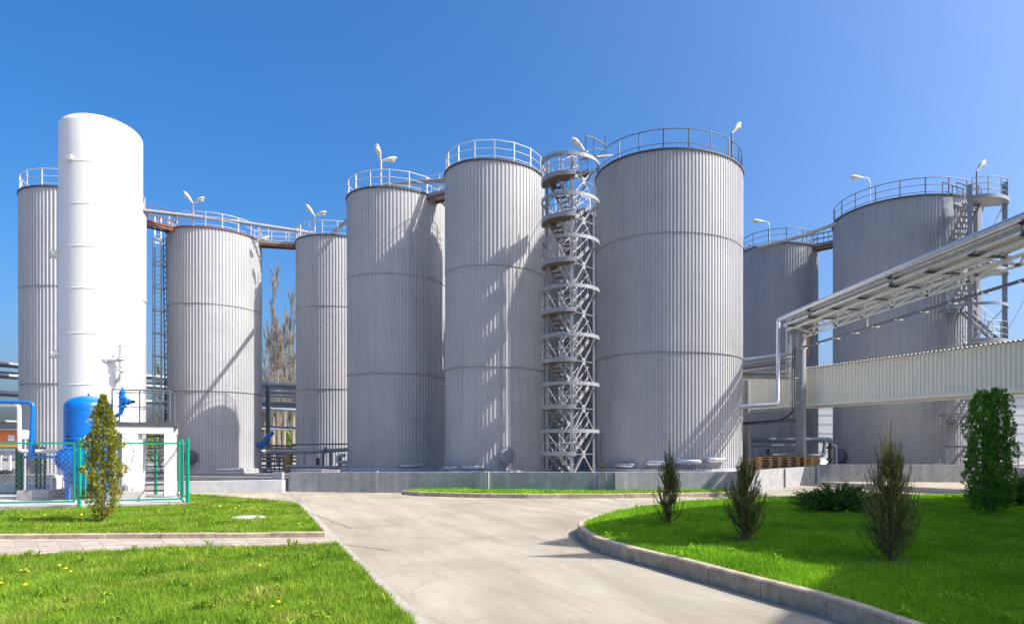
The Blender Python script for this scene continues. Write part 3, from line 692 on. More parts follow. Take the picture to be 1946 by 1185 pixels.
fence_panel(Fp['a'], Fp['b']); fence_panel(Fp['b'], Fp['c']); fence_panel(Fp['c'], Fp['d']); fence_panel(Fp['d'], Fp['e'], pitch=.10); fence_panel(Fp['e'], Fp['f'], pitch=.10)
# darker back run behind the vessels
for p in ((-25.2,23.6),(-20.85,24.1),(-20.3,24.15)): post(p, 1.85, 'green_dark', .11 if p[0] > -21 and p[0] < -20.5 else .06)
fence_panel((-25.2,23.6),(-20.85,24.1),.15,1.80,'green_dark'); fence_panel((-20.3,24.15),(-19.9,24.2),.15,1.80,'green_dark')
for p in ((-15.75,23.9),(-15.45,24.05)): post(p, 1.75, 'green', .08)

# ---- platform with open steps and dark handrail
t = thing('access_platform', 'white framed raised platform with brown open steps and dark handrail beside the white vessel', 'platform', (-14.42,22.6,.10)); plat = t
dA, dB = -16.05, -14.42; y0, y1 = 22.6, 23.7; zd = 2.62
b = MB(); b.box(((dA+dB)/2, y0, zd-.22), (dB-dA+.2, .12, .26)); b.box(((dA+dB)/2, y1, zd-.22), (dB-dA+.2, .12, .26)); b.build('beam', M['offwhite'], t)
MB().box(((dA+dB)/2, (y0+y1)/2, zd-.02), (dB-dA+.3, y1-y0+.2, .12)).build('deck', M['rim'], t)
for x, y in ((dA,y1),(dB,y1)): MB().box((x,y,(zd-.36+.1)/2+.05),(.13,.13,zd-.45)).build('leg', M['offwhite'], t)
b = MB(); b.box((dB,y0,(zd-.36+.1)/2+.05),(.30,.16,zd-.45)); b.build('leg', M['white'], t)
MB().box((-15.28,y0+.1,(zd-.36+.1)/2+.05),(.11,.10,zd-.45)).build('leg', M['offwhite'], t)
sx0, sx1 = -15.20, -14.60
st = MB()
for x in (sx0, sx1): st.beam((x, y0+.12, .15), (x, y0+.95, zd-.35), .05, .16)
stt = st.build('stair', M['offwhite'], t)
for k in range(10):
    f_ = (k+.5)/10; p = Vector(((sx0+sx1)/2, y0+.14+.80*f_, .22+(zd-.55)*f_)); MB().box(p, (sx1-sx0-.05,.17,.05)).build('tread', M['brown'], stt)
rl = MB(); zr = zd+1.12
rl.tube([(dA,y0,zr),(dB,y0,zr)], .028, 6); rl.tube([(dA,y0,zd+.55),(dB,y0,zd+.55)], .018, 6); rl.tube([(dB,y0,zr),(dB,y1,zr)], .022, 6); rl.tube([(dA,y1,zr),(dB,y1,zr)], .02, 6); rl.tube([(dA,y1,zd+.55),(dB,y1,zd+.55)], .016, 6)
rl.tube([(dA+.1,y0,zr-.12),(-15.28,y0,zr-.12)], .016, 6)
hr = rl.build('handrail', M['rail_dark'], t)
for x, y in ((dA,y0),(-15.28,y0),(dB,y0),(dB,y1),(dA,y1)): MB().tube([(x,y,zd+.04),(x,y,zr)], .026, 6).build('post', M['rail_dark'], hr)
plat.rotation_euler = (0, 0, math.radians(25))
# hose hanging under the deck
g_ = MB().tube([P(222,822,22.5),P(240,835,22.5),P(252,850,22.5),P(255,862,22.5),P(248,880,22.5)], .012, 5).build('hose', M['black'], None, P(222,822,22.5)); tag(g_, 'thin black hose drooping in front of the white vessel under the platform', 'hose')

# ---- pipes entering from the left
def pipe(name, label, pts, r, m, n=10, cat='pipe'):
    o = MB().tube(pts, r, n).build(name, M[m], None, Vector(pts[0])); return tag(o, label, cat)
def bend(pts, r=.25, k=5):
    pts = [Vector(p) for p in pts]; out = [pts[0]]
    for a, b, c in zip(pts, pts[1:], pts[2:]):
        u = (a-b); v = (c-b); q = min(r, u.length*.45, v.length*.45); p0 = b+u.normalized()*q; p1 = b+v.normalized()*q
        for i in range(k+1): f_ = i/k; out.append(p0*(1-f_)**2+b*2*f_*(1-f_)+p1*f_**2)
    return out+[pts[-1]]
pipe('blue_pipe', 'blue pipe bending down beside the far left tank to the blue vessel', bend([P(-60,763,21.6),P(63,765,21.6),P(60,868,21.6)],.16)+[P(60,868,21.6)], .062, 'blue', 12)
pipe('blue_pipe', 'short level blue pipe running into the side of the round blue manhole', [P(47,868,21.6),P(86,867,21.5),P(98,868,21.4),P(104,868,21.3)], .04, 'blue')
pipe('white_pipe', 'white lagged pipe dropping in a right angle at the left edge, below the blue pipe', bend([P(-60,768,22.4),P(36,769,22.4),P(37,857,22.4),P(120,857,22.6)],.14), .065, 'offwhite', 12)
t = thing('floodlight', 'small round white floodlight on a stub behind the fence at the far left', 'lamp', P(47,838,23.5))
b = MB(); c_ = P(47,825,23.5); dr = Vector((.75,-.6,-.1)).normalized(); b.lathe([(.05,-.16),(.14,-.10),(.17,.0),(.17,.10),(.15,.11)], c_, 20, True, Vector((0,0,1)).rotation_difference(dr).to_matrix()); b.build('lamp_head', M['offwhite'], t)
MB().cyl(P(49,842,23.5), c_, .04, 8).build('stub', M['offwhite'], t)
MB().cyl(Vector((P(47,842,23.5).x,23.5,.1)), P(48,838,23.5), .03, 8).build('pole', M['rail'], t)

# ================================================================== CAGED LADDER
lx, ly = P(300,600,46.3).x, 46.3; zl0, zl1 = .2, 18.0
t = thing('caged_ladder', 'tall caged ladder climbing the left side of the tank with the rusty rim', 'ladder', (lx, ly, zl0))
tx, ty = TK['2'][0], TK['2'][1]; ra = math.atan2(ty-ly, tx-lx)
for s in (-.24,.24): MB().tube([(lx+s*.85, ly+.1*s, zl0), (lx+s*.85, ly+.1*s, zl1)], .05, 6).build('stringer', M['white'], t)
src = None
for k in range(56):
    z = zl0+.2+k*.315; p = Vector((lx,ly,z))
    if src is None: src = MB().cyl(p+Vector((-.2,0,0)), p+Vector((.2,0,0)), .02, 5).build('rung', M['white'], t, p)
    else: inst(src, 'rung', t, p)
src = None
for k in range(9):
    z = 3.4+k*1.62; p = Vector((lx+.15, ly+.25, z))
    if src is None: src = MB().arc((p.x,p.y), .60, z, 0, 2*math.pi, .03, .09, 28).build('cage_hoop', M['white'], t, p)
    else: inst(src, 'cage_hoop', t, p)
for a in (2.2, 3.4, 4.4): MB().beam((lx+.15+.60*math.cos(a), ly+.25+.60*math.sin(a), 3.0), (lx+.15+.60*math.cos(a), ly+.25+.60*math.sin(a), 16.6), .05, .012, (0,1,0)).build('cage_bar', M['rail'], t)
MB().tube([P(322,466,46.1), P(325,800,46.1)], .05, 6).build('guide_rail', M['offwhite'], t)
b = MB(); q0, q1 = P(313,450,46.6), P(317,800,46.6)
for s in (-.11,.11): b.beam(q0+Vector((s,0,0)), q1+Vector((s,0,0)), .05, .05, (0,1,0))
n_ = 34
for k in range(n_):
    u = q0.lerp(q1, k/n_); v = q0.lerp(q1, (k+1)/n_); s = .13 if k % 2 else -.13; b.beam(u+Vector((s,0,0)), v+Vector((-s,0,0)), .04, .04, (0,1,0))
b.build('cable_rack', M['steel_dark'], t)

# ================================================================== STAIR TOWERS
def stair_tower(name, label, C, ax, rc, landings, rings, cols, m, floor_z, land_arc, ring_arc, rail_mid=(.55,), brace=True, tread='grating', land_w=.7, ring_h=.17):
    C = Vector((C[0], C[1], floor_z)); t = thing(name, label, 'stair tower', C); ex = Vector((math.cos(ax), math.sin(ax), 0)); ey = Vector((-math.sin(ax), math.cos(ax), 0))
    def W_(x, y, z): return Vector((C.x, C.y, 0))+ex*x+ey*y+Vector((0,0,z))
    top = max(rings+landings)
    for (x, y, s, zt) in cols: MB().beam(W_(x,y,floor_z), W_(x,y,zt), s, s, ey).build('column', M[m], t)
    for z in rings:
        MB().arc(W_(0,0,0), rc, z, ax+ring_arc[0], ax+ring_arc[1], .07, ring_h, 30).build('guard_ring', M[m], t)
    for z in landings:
        a0, a1 = land_arc; n = 16; pts = [W_(rc*math.cos(a0+(a1-a0)*k/n), rc*math.sin(a0+(a1-a0)*k/n), z) for k in range(n+1)]
        b = MB(); pin = [W_((rc-land_w)*math.cos(a0+(a1-a0)*k/n), (rc-land_w)*math.sin(a0+(a1-a0)*k/n), z) for k in range(n, -1, -1)]; b.prism([(p.x, p.y) for p in pts+pin], z-.06, z); ln = b.build('landing', M[tread], t)
        MB().arc(W_(0,0,0), rc+.01, z+.03, ax+a0, ax+a1, .06, .20, 24).build('toe_board', M[m], ln)
        # railing of the landing
        b = MB()
        for fr in rail_mid+(1.08,): b.tube([W_(rc*math.cos(a0+(a1-a0)*k/n), rc*math.sin(a0+(a1-a0)*k/n), z+fr) for k in range(n+1)], .02, 5)
        rl = b.build('railing', M[m], ln)
        for k in range(0, n+1, 4):
            p = W_(rc*math.cos(a0+(a1-a0)*k/n), rc*math.sin(a0+(a1-a0)*k/n), z); MB().tube([p, p+Vector((0,0,1.08))], .026, 6).build('post', M[m], rl)
    return t, W_
def flight(t, W_, x0, z0, x1, z1, y, wd, m, steps=6, tread='grating'):
    b = MB()
    for s in (-wd/2, wd/2): b.beam(W_(x0,y+s,z0), W_(x1,y+s,z1), .05, .20)
    st = b.build('stair_flight', M[m], t)
    for k in range(steps):
        f_ = (k+.6)/steps; p = W_(x0+(x1-x0)*f_, y, z0+(z1-z0)*f_); q = W_(x0+(x1-x0)*f_, y+wd/2-.03, z0+(z1-z0)*f_)
        e = (q-p); MB().beam(p-e, p+e, .24, .03).build('tread', M[tread], st)
    b = MB()
    for s in (-wd/2, wd/2):
        for h in (.5, 1.0): b.beam(W_(x0,y+s,z0+h), W_(x1,y+s,z1+h), .035, .035)
        for f_ in (.05,.5,.95): p = W_(x0+(x1-x0)*f_, y+s, z0+(z1-z0)*f_); b.beam(p, p+Vector((0,0,1.0)), .035, .035, (0,1,0))
    b.build('handrail', M[m], st)
def flight2(t, W_, a, c, wd, m, steps=6, tread='grating'):
    A_ = W_(*a); C_ = W_(*c); d = C_-A_; h = Vector((d.x,d.y,0)).normalized(); s = Vector((-h.y,h.x,0))*wd/2; b = MB()
    for q in (-1, 1): b.beam(A_+s*q, C_+s*q, .05, .17)
    st = b.build('stair_flight', M[m], t)
    for k in range(steps):
        p = A_.lerp(C_, (k+.5)/steps); MB().beam(p-s, p+s, .22, .03).build('tread', M[tread], st)
    b = MB()
    for q in (-1, 1):
        for z in (.5, 1.0): b.beam(A_+s*q+Vector((0,0,z)), C_+s*q+Vector((0,0,z)), .032, .032)
        for f_ in (.05,.5,.95): p = A_.lerp(C_, f_)+s*q; b.beam(p, p+Vector((0,0,1.0)), .032, .032, (0,1,0))
    b.build('handrail', M['rail'], st)
D1_ = 32.4; Zof = lambda y, d: CAMZ+(HY-y)/F*d
land = [Zof(y,31.0) for y in (863,773,683,588,493,407,328)]; ring = [Zof(y,31.0) for y in (818,727,634,541,446,366,291)]
colA = [(-1.16,.05,.12,15.75),(.10,-1.14,.13,15.6),(1.16,.12,.12,15.4),(.0,1.16,.12,15.4)]
t, W_ = stair_tower('stair_tower', 'round grey steel stair tower with curved guard rings between two tanks', ((1084-CX)/F*D1_, D1_), 0, 1.40, land, ring, colA, 'steel', .45,
    (math.radians(165), math.radians(282)), (math.radians(150), math.radians(385)))
lo = [.45]+ring
for i, z in enumerate(land):
    flight2(t, W_, (-.82,-.50,z), (-.12,.80,lo[i]), .60, 'steel', 6)
    flight2(t, W_, (-.12,-.62,z), (.62,.72,ring[i]), .60, 'steel', 6)
    MB().prism([(W_(x,y,0).x, W_(x,y,0).y) for x, y in ((-.5,.78),(.95,.60),(.75,1.15),(-.3,1.3))], ring[i]-.12, ring[i]-.06).build('half_landing', M['grating'], t)
def xbrace(t, a, b_, c, d, m, s=.09, plate=True):
    MB().beam(a, d, s, s*.7).build('brace', M[m], t); MB().beam(b_, c+(c-b_).cross(Vector((0,0,1))).normalized()*.03, s*.6, s*.5).build('brace', M[m], t)
    if plate:
        ctr = (a+b_+c+d)/4; e = (b_-a); e.z = 0; ang = math.atan2(e.y, e.x); MB().box(ctr, (.22,.05,.34), ang).build('gusset_plate', M[m], t)
for i in range(7):
    z0, z1 = lo[i]+.05, ring[i]-.12
    xbrace(t, W_(.16,-1.12,z0), W_(1.14,.05,z0), W_(.16,-1.12,z1), W_(1.14,.05,z1), 'steel', .075)
    zm = (z0+z1)/2; MB().beam(W_(.16,-1.12,zm), W_(1.14,.05,zm), .05, .05).build('strut', M['steel_dark'], t)
    MB().beam(W_(-1.14,.1,z0), W_(-.05,1.12,z1), .06, .05).build('brace', M['steel'], t)
    MB().beam(W_(1.12,.2,z1), W_(.05,1.12,z0), .06, .05).build('brace', M['steel'], t)
# gangway from the tower to the big tank's roof
b = MB(); pA = P(1118,300,32.0); pB = P(1150,297,34.2); b.beam(pA, pB, .9, .08); gw = b.build('gangway', M['steel'], t)
for p in (P(1113,294,31.9), P(1128,298,32.6), P(1150,297,33.8)):
    MB().beam(p, p+Vector((0,0,1.0)), .06, .06, (0,1,0)).build('post', M['steel_dark'], gw)
b = MB(); b.beam(P(1113,258,31.9), P(1128,262,32.6), .05, .05); b.beam(P(1128,262,32.6), P(1150,276,33.8), .06, .06); b.beam(P(1128,280,32.6), P(1150,286,33.8), .04, .04); b.build('handrail', M['steel_dark'], gw)
# second tower, beside the far right tank
D2_ = 37.6
l2 = [Zof(y,36.3) for y in (848,748,648,513,377)]; r2 = [Zof(y,36.3) for y in (578,786)]
colB = [(-1.45,-.1,.16,15.7),(-.16,-1.25,.24,16.4),(1.52,.25,.26,16.7),(.1,1.3,.2,15.7)]
t, W_ = stair_tower('stair_tower', 'square legged grey stair tower against the far right tank, partly behind the cream gallery', ((1850-CX)/F*D2_, D2_), -math.atan((1850-CX)/F), 1.68, [l2[2],l2[3],l2[4]], r2, colB, 'steel_shaded', .45,
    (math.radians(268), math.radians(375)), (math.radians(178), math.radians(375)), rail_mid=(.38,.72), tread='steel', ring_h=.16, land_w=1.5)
lev = [.45,l2[0],l2[1],l2[2],l2[3],l2[4]]
mids = [(.45+1.9)/2, 0]
prev = .45; side = 1
bl = [.45, 3.3, 6.2, 9.75, 13.5]
for i in range(5):
    flight2(t, W_, (-1.0,.55,bl[i]), (-.02,-.80,l2[i]), .86, 'steel', 8, 'steel_dark')
    if i < 4: flight2(t, W_, (1.20,-.25,l2[i]), (-.45,.95,bl[i+1]), .70, 'steel', 8, 'steel_dark')
    if i: MB().prism([(W_(x,y,0).x, W_(x,y,0).y) for x, y in ((-1.5,.35),(-.1,.6),(-.1,1.3),(-1.4,1.2))], bl[i]-.1, bl[i]-.04).build('half_landing', M['steel_shaded'], t)
for z in l2[:2]+[9.85]:
    MB().beam(W_(-1.45,-.1,z), W_(-.16,-1.25,z), .08, .14).build('strut', M['steel_shaded'], t)
for i, (z0, z1) in enumerate(((l2[0],l2[1]),(l2[1],l2[2]),(l2[2],l2[3]),(l2[3],l2[4]))):
    MB().beam(W_(-1.42,-.1,z0), W_(-.2,-1.2,z1), .08, .08).build('brace', M['steel_shaded'], t)
    if i >= 2: MB().beam(W_(-.1,-1.2,z0), W_(1.5,.2,z1 if i == 3 else z0+2.0), .05, .05).build('brace', M['steel'], t)
b = MB(); q = [W_(-1.45,-.2,z) for z in (.45,15.6)]
for s in (-.16,.16): b.beam(q[0]+Vector((s-.3,.1,0)), q[1]+Vector((s-.3,.1,0)), .05, .05, (0,1,0))
for k in range(40): b.beam(q[0].lerp(q[1],k/40)+Vector((-.46,.1,0)), q[0].lerp(q[1],k/40)+Vector((-.14,.1,0)), .03, .03)
b.build('cable_rack', M['steel'], t)
MB().beam(P(1805,412,37.0), P(1800,375,37.0), .5, .12, (0,1,0)).build('cable_box', M['alu_dull'], t)
b = MB(); g0 = Vector((TK['8'][0], TK['8'][1], HT)); pA = W_(-.15,.2,l2[4]+.02); pB = Vector((pA.x-.1, pA.y+2.0, HT-.05)); b.beam(pA, pB, .9, .1); gw = b.build('gangway', M['steel'], t)
for s in (-.45,.45):
    e = Vector((pB.y-pA.y, -(pB.x-pA.x), 0)).normalized()*s
    rr_ = MB(); rr_.beam(pA+e+Vector((0,0,1.1)), pB+e+Vector((0,0,1.1)), .05, .05); rr_.beam(pA+e+Vector((0,0,.6)), pB+e+Vector((0,0,.6)), .035, .035); hr = rr_.build('handrail', M['rail_dark'], gw)
    for f_ in (0,.5,1): q_ = pA.lerp(pB, f_)+e; MB().beam(q_, q_+Vector((0,0,1.1)), .05, .05, (0,1,0)).build('post', M['rail_dark'], hr)

# ================================================================== LAMPS
def lamp_head(t, base, az, tilt, L=.92, wd=.30):
    d = Vector((math.cos(az)*math.cos(tilt), math.sin(az)*math.cos(tilt), math.sin(tilt))); s = Vector((-math.sin(az), math.cos(az), 0)); u = s.cross(d)*-1
    if u.z < 0: u = -u
    R3 = Matrix((d, s, u)).transposed(); b = MB(); n = 14
    def ring_(x, rx, zt, zb): return [base+R3@Vector((x, rx*math.cos(2*math.pi*k/n), (zt if math.sin(2*math.pi*k/n) > 0 else zb)*abs(math.sin(2*math.pi*k/n)))) for k in range(n)]
    st = [(0,.04,.04,-.04),(.18*L,.06,.06,-.05),(.32*L,.10,.09,-.06),(.5*L,wd*.5,.13,-.07),(.75*L,wd*.52,.13,-.07),(.93*L,wd*.38,.09,-.05),(1.0*L,wd*.12,.03,-.02)]
    vs = []; fs = []
    for q in st: vs += ring_(*q)
    for i in range(len(st)-1):
        for k in range(n): fs.append((i*n+k, i*n+(k+1) % n, (i+1)*n+(k+1) % n, (i+1)*n+k))
    fs.append(tuple(reversed(range(n)))); fs.append(tuple((len(st)-1)*n+k for k in range(n))); b.add(vs, fs, True)
    h = b.build('lamp_head', M['offwhite'], t)
    b = MB(); prof = [(wd*.45,0),(wd*.40,-.07),(wd*.25,-.12),(.01,-.14)]
    b.lathe(prof, base+R3@Vector((.68*L,0,-.05)), 16, True, R3@Matrix.Diagonal((1.25,1,1))); b.build('lens', M['lens'], h)
def lamp(label, base, h, heads, r=.05, m='rail', arm=None, group='lamps on the tank tops'):
    t = thing('street_lamp', label, 'lamp', base, group); top = Vector(base)+Vector((0,0,h))
    if arm:
        a, ln = arm; d = Vector((math.cos(a), math.sin(a), 0)); pts = [Vector(base), top-Vector((0,0,.3)), top-Vector((0,0,.08))+d*.06, top+d*.22+Vector((0,0,.03)), top+d*ln+Vector((0,0,.02))]
        MB().tube(pts, r, 8).build('pole', M[m], t); lamp_head(t, top+d*ln+Vector((0,0,.02)), a, .06)
    else:
        MB().tube([Vector(base), top], r, 8).build('pole', M[m], t)
        for az, tilt in heads: lamp_head(t, top-Vector((0,0,.02)), az, tilt)
    return t
def rim_pt(key, px, back=False, off=-.12, dz=0):
    cx, cy, R, H = TK[key]; k = (px-CX)/F; d = Vector((k,1)); c = Vector((cx,cy)); A = d.dot(d); B = d.dot(c); C = c.dot(c)-(R+off)**2; q = math.sqrt(max(B*B-A*C,0)); s = (B+q if back else B-q)/A
    return Vector((k*s, s, H+dz))
R_ = math.radians
lamp('twin headed lamp above the tank with the brown rusty rim', rim_pt('2',367), 1.55, [(R_(205),R_(52)),(R_(-10),R_(22))], .06)
lamp('twin headed lamp above the tank beside the bare poplars', rim_pt('3',598), 1.35, [(R_(205),R_(52)),(R_(-10),R_(15))], .06)
lamp('twin headed lamp above the tank whose upper half has the slanting shadow', rim_pt('4',724), 1.5, [(R_(255),R_(58)),(R_(10),R_(15))], .06)
lamp('single lamp tilted skyward on the right rim of the widest tank', rim_pt('6',1391), 1.45, [(R_(30),R_(50))], .05, 'rail_dark')
lamp('single lamp peeping over the top guard ring of the round stair tower', P(1113,305,32.2), .45, [(R_(200),R_(38))], .05)
lamp('slim gooseneck lamp on the left tank in the recess, furthest back', rim_pt('7',1462), 1.55, [], .03, 'rail', (R_(180),.30))
lamp('gooseneck lamp on the rim of the big shaded right tank', rim_pt('8',1653), 1.62, [], .035, 'rail', (R_(182),.35))
lamp('single lamp leaning up from the top landing of the right stair tower', W_(.15,-1.3,l2[4]), 1.55, [(R_(20),R_(48))], .04, 'rail_dark')
lamp('small single lamp low on the walkway near the rusty rimmed tank', P(486,466,46.5), .25, [(R_(10),R_(25))], .03)

# ================================================================== WALKWAYS AND TOP PIPES
def walkway(label, A, B, z, m='rail', md='steel', wd=.9, under='rust'):
    A = Vector((A[0],A[1],z)); B = Vector((B[0],B[1],z)); d = (B-A).normalized(); s = Vector((-d.y,d.x,0)); t = thing('walkway', label, 'walkway', A, 'walkways bridging the tank tops')
    MB().beam(A+Vector((0,0,-.03)), B+Vector((0,0,-.03)), wd, .20 if md == 'steel' else .10).build('deck', M[md], t)
    for q in (-wd/2+.06, wd/2-.06): MB().beam(A+s*q-Vector((0,0,.20)), B+s*q-Vector((0,0,.20)), .08, .13).build('girder', M[under], t)
    n = max(2, round((B-A).length/1.3))
    for q in (-wd/2, wd/2):
        b = MB()
        for h in (.35,.7,1.05): b.tube([A+s*q+Vector((0,0,h)), B+s*q+Vector((0,0,h))], .022, 6)
        hr = b.build('handrail', M[m], t)
        for k in range(n+1): p = A.lerp(B, k/n)+s*q; MB().tube([p-Vector((0,0,.05)), p+Vector((0,0,1.05))], .024, 6).build('post', M[m], hr)
def between(k1, k2, over=.5):
    a = Vector(TK[k1][:2]); b = Vector(TK[k2][:2]); d = (b-a).normalized(); return a+d*(TK[k1][2]-over), b-d*(TK[k2][2]-over)
a, b_ = between('2','3'); walkway('walkway with rusty underside between the two tanks flanking the poplars', a, b_, 16.75)
a, b_ = between('1','2'); walkway('rusty brown walkway beside the white vessel at the top of the caged ladder', a, b_, 16.75, 'rust', 'rust')
a, b_ = between('4','5'); walkway('short walkway with red brown struts between the two middle tanks', a, b_, 16.7)
a, b_ = between('7','8'); walkway('sloping looking walkway from the recessed tank to the big shaded right tank', a, b_, 16.15, 'rail_dark', 'steel')
pipe('overhead_pipe', 'long pale pipe passing above the rusty rimmed tank from behind the white vessel', [P(255,398,42.5), P(430,418,45.5), P(600,444,48.5)], .13, 'steel', 12)
pipe('overhead_pipe', 'pale pipe rising from the tank beside the poplars to the next taller tank', [P(628,447,48.5), P(700,385,42.0)], .13, 'steel', 12)
pipe('overhead_pipe', 'pale pipe lying level over the railing between the two middle tanks', [P(733,352,40.5), P(790,347,39.2), P(870,341,37.5)], .14, 'steel', 12)
pipe('overhead_pipe', 'pale pipe climbing over the roof of the recessed tank to the big right tank', [P(1440,470,46.5), P(1530,447,45.0), P(1620,413,42.8)], .12, 'alu_dull', 10)
# odds and ends on the roof of the recessed tank
t = thing('roof_valve', 'cluster of pale valves with a red handwheel on the roof of the recessed tank', 'valve', rim_pt('7',1418,False,-.5))
q = rim_pt('7',1418,False,-.5); b = MB(); b.tube([q, q+Vector((0,0,.5)), q+Vector((.5,0,.5)), q+Vector((.9,.1,.42))], .10, 10); b.cyl(q+Vector((-.4,0,.3)), q+Vector((.2,0,.3)), .09, 10); b.build('valve_body', M['alu'], t)
MB().lathe([(.14,-.02),(.14,.02)], q+Vector((.25,-.1,.72)), 14).build('handwheel', mat('red_paint',(.5,.04,.03),.5), t)

# ================================================================== CREAM GALLERY
gA = Vector((9.10,41.9,0)); gB = Vector((23.0,18.75,0)); gd = (gB-gA).normalized(); gn = Vector((gd.y,-gd.x,0))   # gn points away from the camera side
if gn.dot(Vector((1,0,0))) < 0: gn = -gn
z0g, z1g, wg = 4.25, 6.22, 1.9
t = thing('conveyor_gallery', 'long cream corrugated sheet gallery raised across the right side', 'gallery', (gA.x, gA.y, z0g))
L_ = (gB-gA).length; nr = int(L_/.2)
for side, off in (('front',0),('back',wg)):
    vs = []; sg = -1 if side == 'front' else 1
    for i in range(nr):
        for fr, dr in ((0,0),(.25,0),(.38,-.045),(.62,-.045),(.75,0)):
            p = gA+gd*((i+fr)*L_/nr)+gn*(off-sg*dr*-1 if False else off+(-dr if side == 'front' else dr)); vs += [p+Vector((0,0,z0g)), p+Vector((0,0,z1g))]
    n = nr*5; fs = [(2*i,2*i+2,2*i+3,2*i+1) for i in range(n-1)]
    MB().add(vs, fs).build('cladding', M['cream'], t)
vs = []; nn = int(L_/.2)*6
for i in range(nn+1):
    zz = .028*math.sin(2*math.pi*i/6)
    p = gA+gd*(i*L_/nn)
    for o, z in ((-.16,z1g+.02),(wg/2,z1g+.07),(wg+.16,z1g+.02)): vs.append(p+gn*o+Vector((0,0,z+zz)))
fs = []
for i in range(nn):
    for j in range(2): fs.append((i*3+j, (i+1)*3+j, (i+1)*3+j+1, i*3+j+1))
MB().add(vs, fs).build('roof', M['alu_dull'], t)
b = MB()
b.beam(gA+gn*.02+Vector((0,0,z0g-.07)), gB+gn*.02+Vector((0,0,z0g-.07)), .14, .14); b.build('bottom_beam', M['cream'], t)
MB().beam(gA+gn*(wg-.02)+Vector((0,0,z0g-.07)), gB+gn*(wg-.02)+Vector((0,0,z0g-.07)), .14, .14).build('bottom_beam', M['cream'], t)
MB().beam(gA+gn*(wg/2)+Vector((0,0,z0g)), gB+gn*(wg/2)+Vector((0,0,z0g)), wg-.2, .06).build('floor', M['steel'], t)
p = gA+gn*(wg/2)
MB().beam(p+Vector((0,0,z0g)), p+Vector((0,0,z1g)), .05, wg-.1, gn).build('end_panel', M['cream'], t)

# ================================================================== PIPE BRIDGE
bA = Vector((11.55,36.3,0)); bB = Vector((15.64,13.0,0)); bd = (bB-bA).normalized(); bs_ = Vector((bd.y,-bd.x,0))
if bs_.x < 0: bs_ = -bs_
zt = 8.3
def BP(s, x, z): return bA+bd*s+bs_*x+Vector((0,0,z))
LB = (bB-bA).length
t = thing('pipe_bridge', 'trussed overhead bridge carrying a band of silver pipes to the upper right', 'pipe bridge', BP(0,0,zt))
for x in (-.55,.55): MB().beam(BP(-.2,x,zt), BP(LB,x,zt), .09, .11).build('top_chord', M['offwhite'], t)
MB().beam(BP(.3,0,zt-.52), BP(LB,0,zt-.52), .07, .07).build('bottom_chord', M['offwhite'], t)
k = 0; s = .6
while s < LB-1.2:
    for x in (-.55,.55):
        MB().beam(BP(s,x,zt), BP(s+1.1,0,zt-.52), .055, .055).build('brace', M['offwhite'], t); MB().beam(BP(s+1.1,0,zt-.52), BP(s+2.2,x,zt), .055, .055).build('brace', M['offwhite'], t)
    MB().beam(BP(s,-.95,zt+.09), BP(s,.8,zt+.09), .12, .08).build('crossbeam', M['rim'], t)
    MB().box(BP(s+1.1,0,zt-.50), (.16,.16,.10), math.atan2(bd.y, bd.x)).build('gusset_plate', M['rust'], t)
    if k % 3 == 1:
        MB().beam(BP(s,-.9,zt+.1), BP(s,-.9,zt+.46), .07, .07, bd).build('support', M['steel_dark'], t); MB().beam(BP(s,-1.05,zt+.44), BP(s,.3,zt+.44), .09, .07).build('crossbeam', M['rim'], t)
    s += 2.2; k += 1
# upper deck of pipes and the big dark edged pipe
for x, z, r, m in ((-.86,.64,.155,'alu'),(-.52,.56,.07,'alu_dull'),(-.33,.54,.055,'alu_dull'),(-.14,.56,.07,'alu_dull'),(.08,.56,.075,'alu'),(.28,.54,.05,'alu_dull')):
    MB().tube([BP(-.1 if r < .1 else -.3,x,zt+z), BP(LB,x,zt+z)], r, 10).build('pipe', M[m], t)
for x, z, r, m in ((-.78,.24,.085,'alu'),(-.55,.22,.06,'alu_dull'),(-.36,.24,.075,'alu_dull'),(-.14,.22,.06,'alu_dull'),(.06,.24,.08,'alu'),(.28,.22,.06,'alu_dull'),(.50,.24,.07,'alu_dull')):
    MB().tube([BP(-.15,x,zt+z), BP(LB,x,zt+z)], r, 8).build('pipe', M[m], t)
MB().tube([BP(.2,.62,zt-.02), BP(LB,.62,zt-.02)], .03, 6).build('pipe', M['copper'], t)
b = MB(); b.beam(BP(0,-.12,zt-1.10), BP(LB,-.12,zt-1.10), .12, .05); b.beam(BP(0,-.05,zt-1.04), BP(LB,-.05,zt-1.04), .02, .08); b.build('cable_tray', M['steel_dark'], t)
s = .8
while s < LB-1: MB().beam(BP(s,-.28,zt-1.14), BP(s,.10,zt-1.14), .06, .05).build('bracket', M['offwhite'], t); s += 1.6
for s in (6.6,13.2): MB().beam(BP(s,-.1,zt-.5), BP(s,-.1,zt-1.1), .05, .05, bd).build('hanger', M['offwhite'], t)
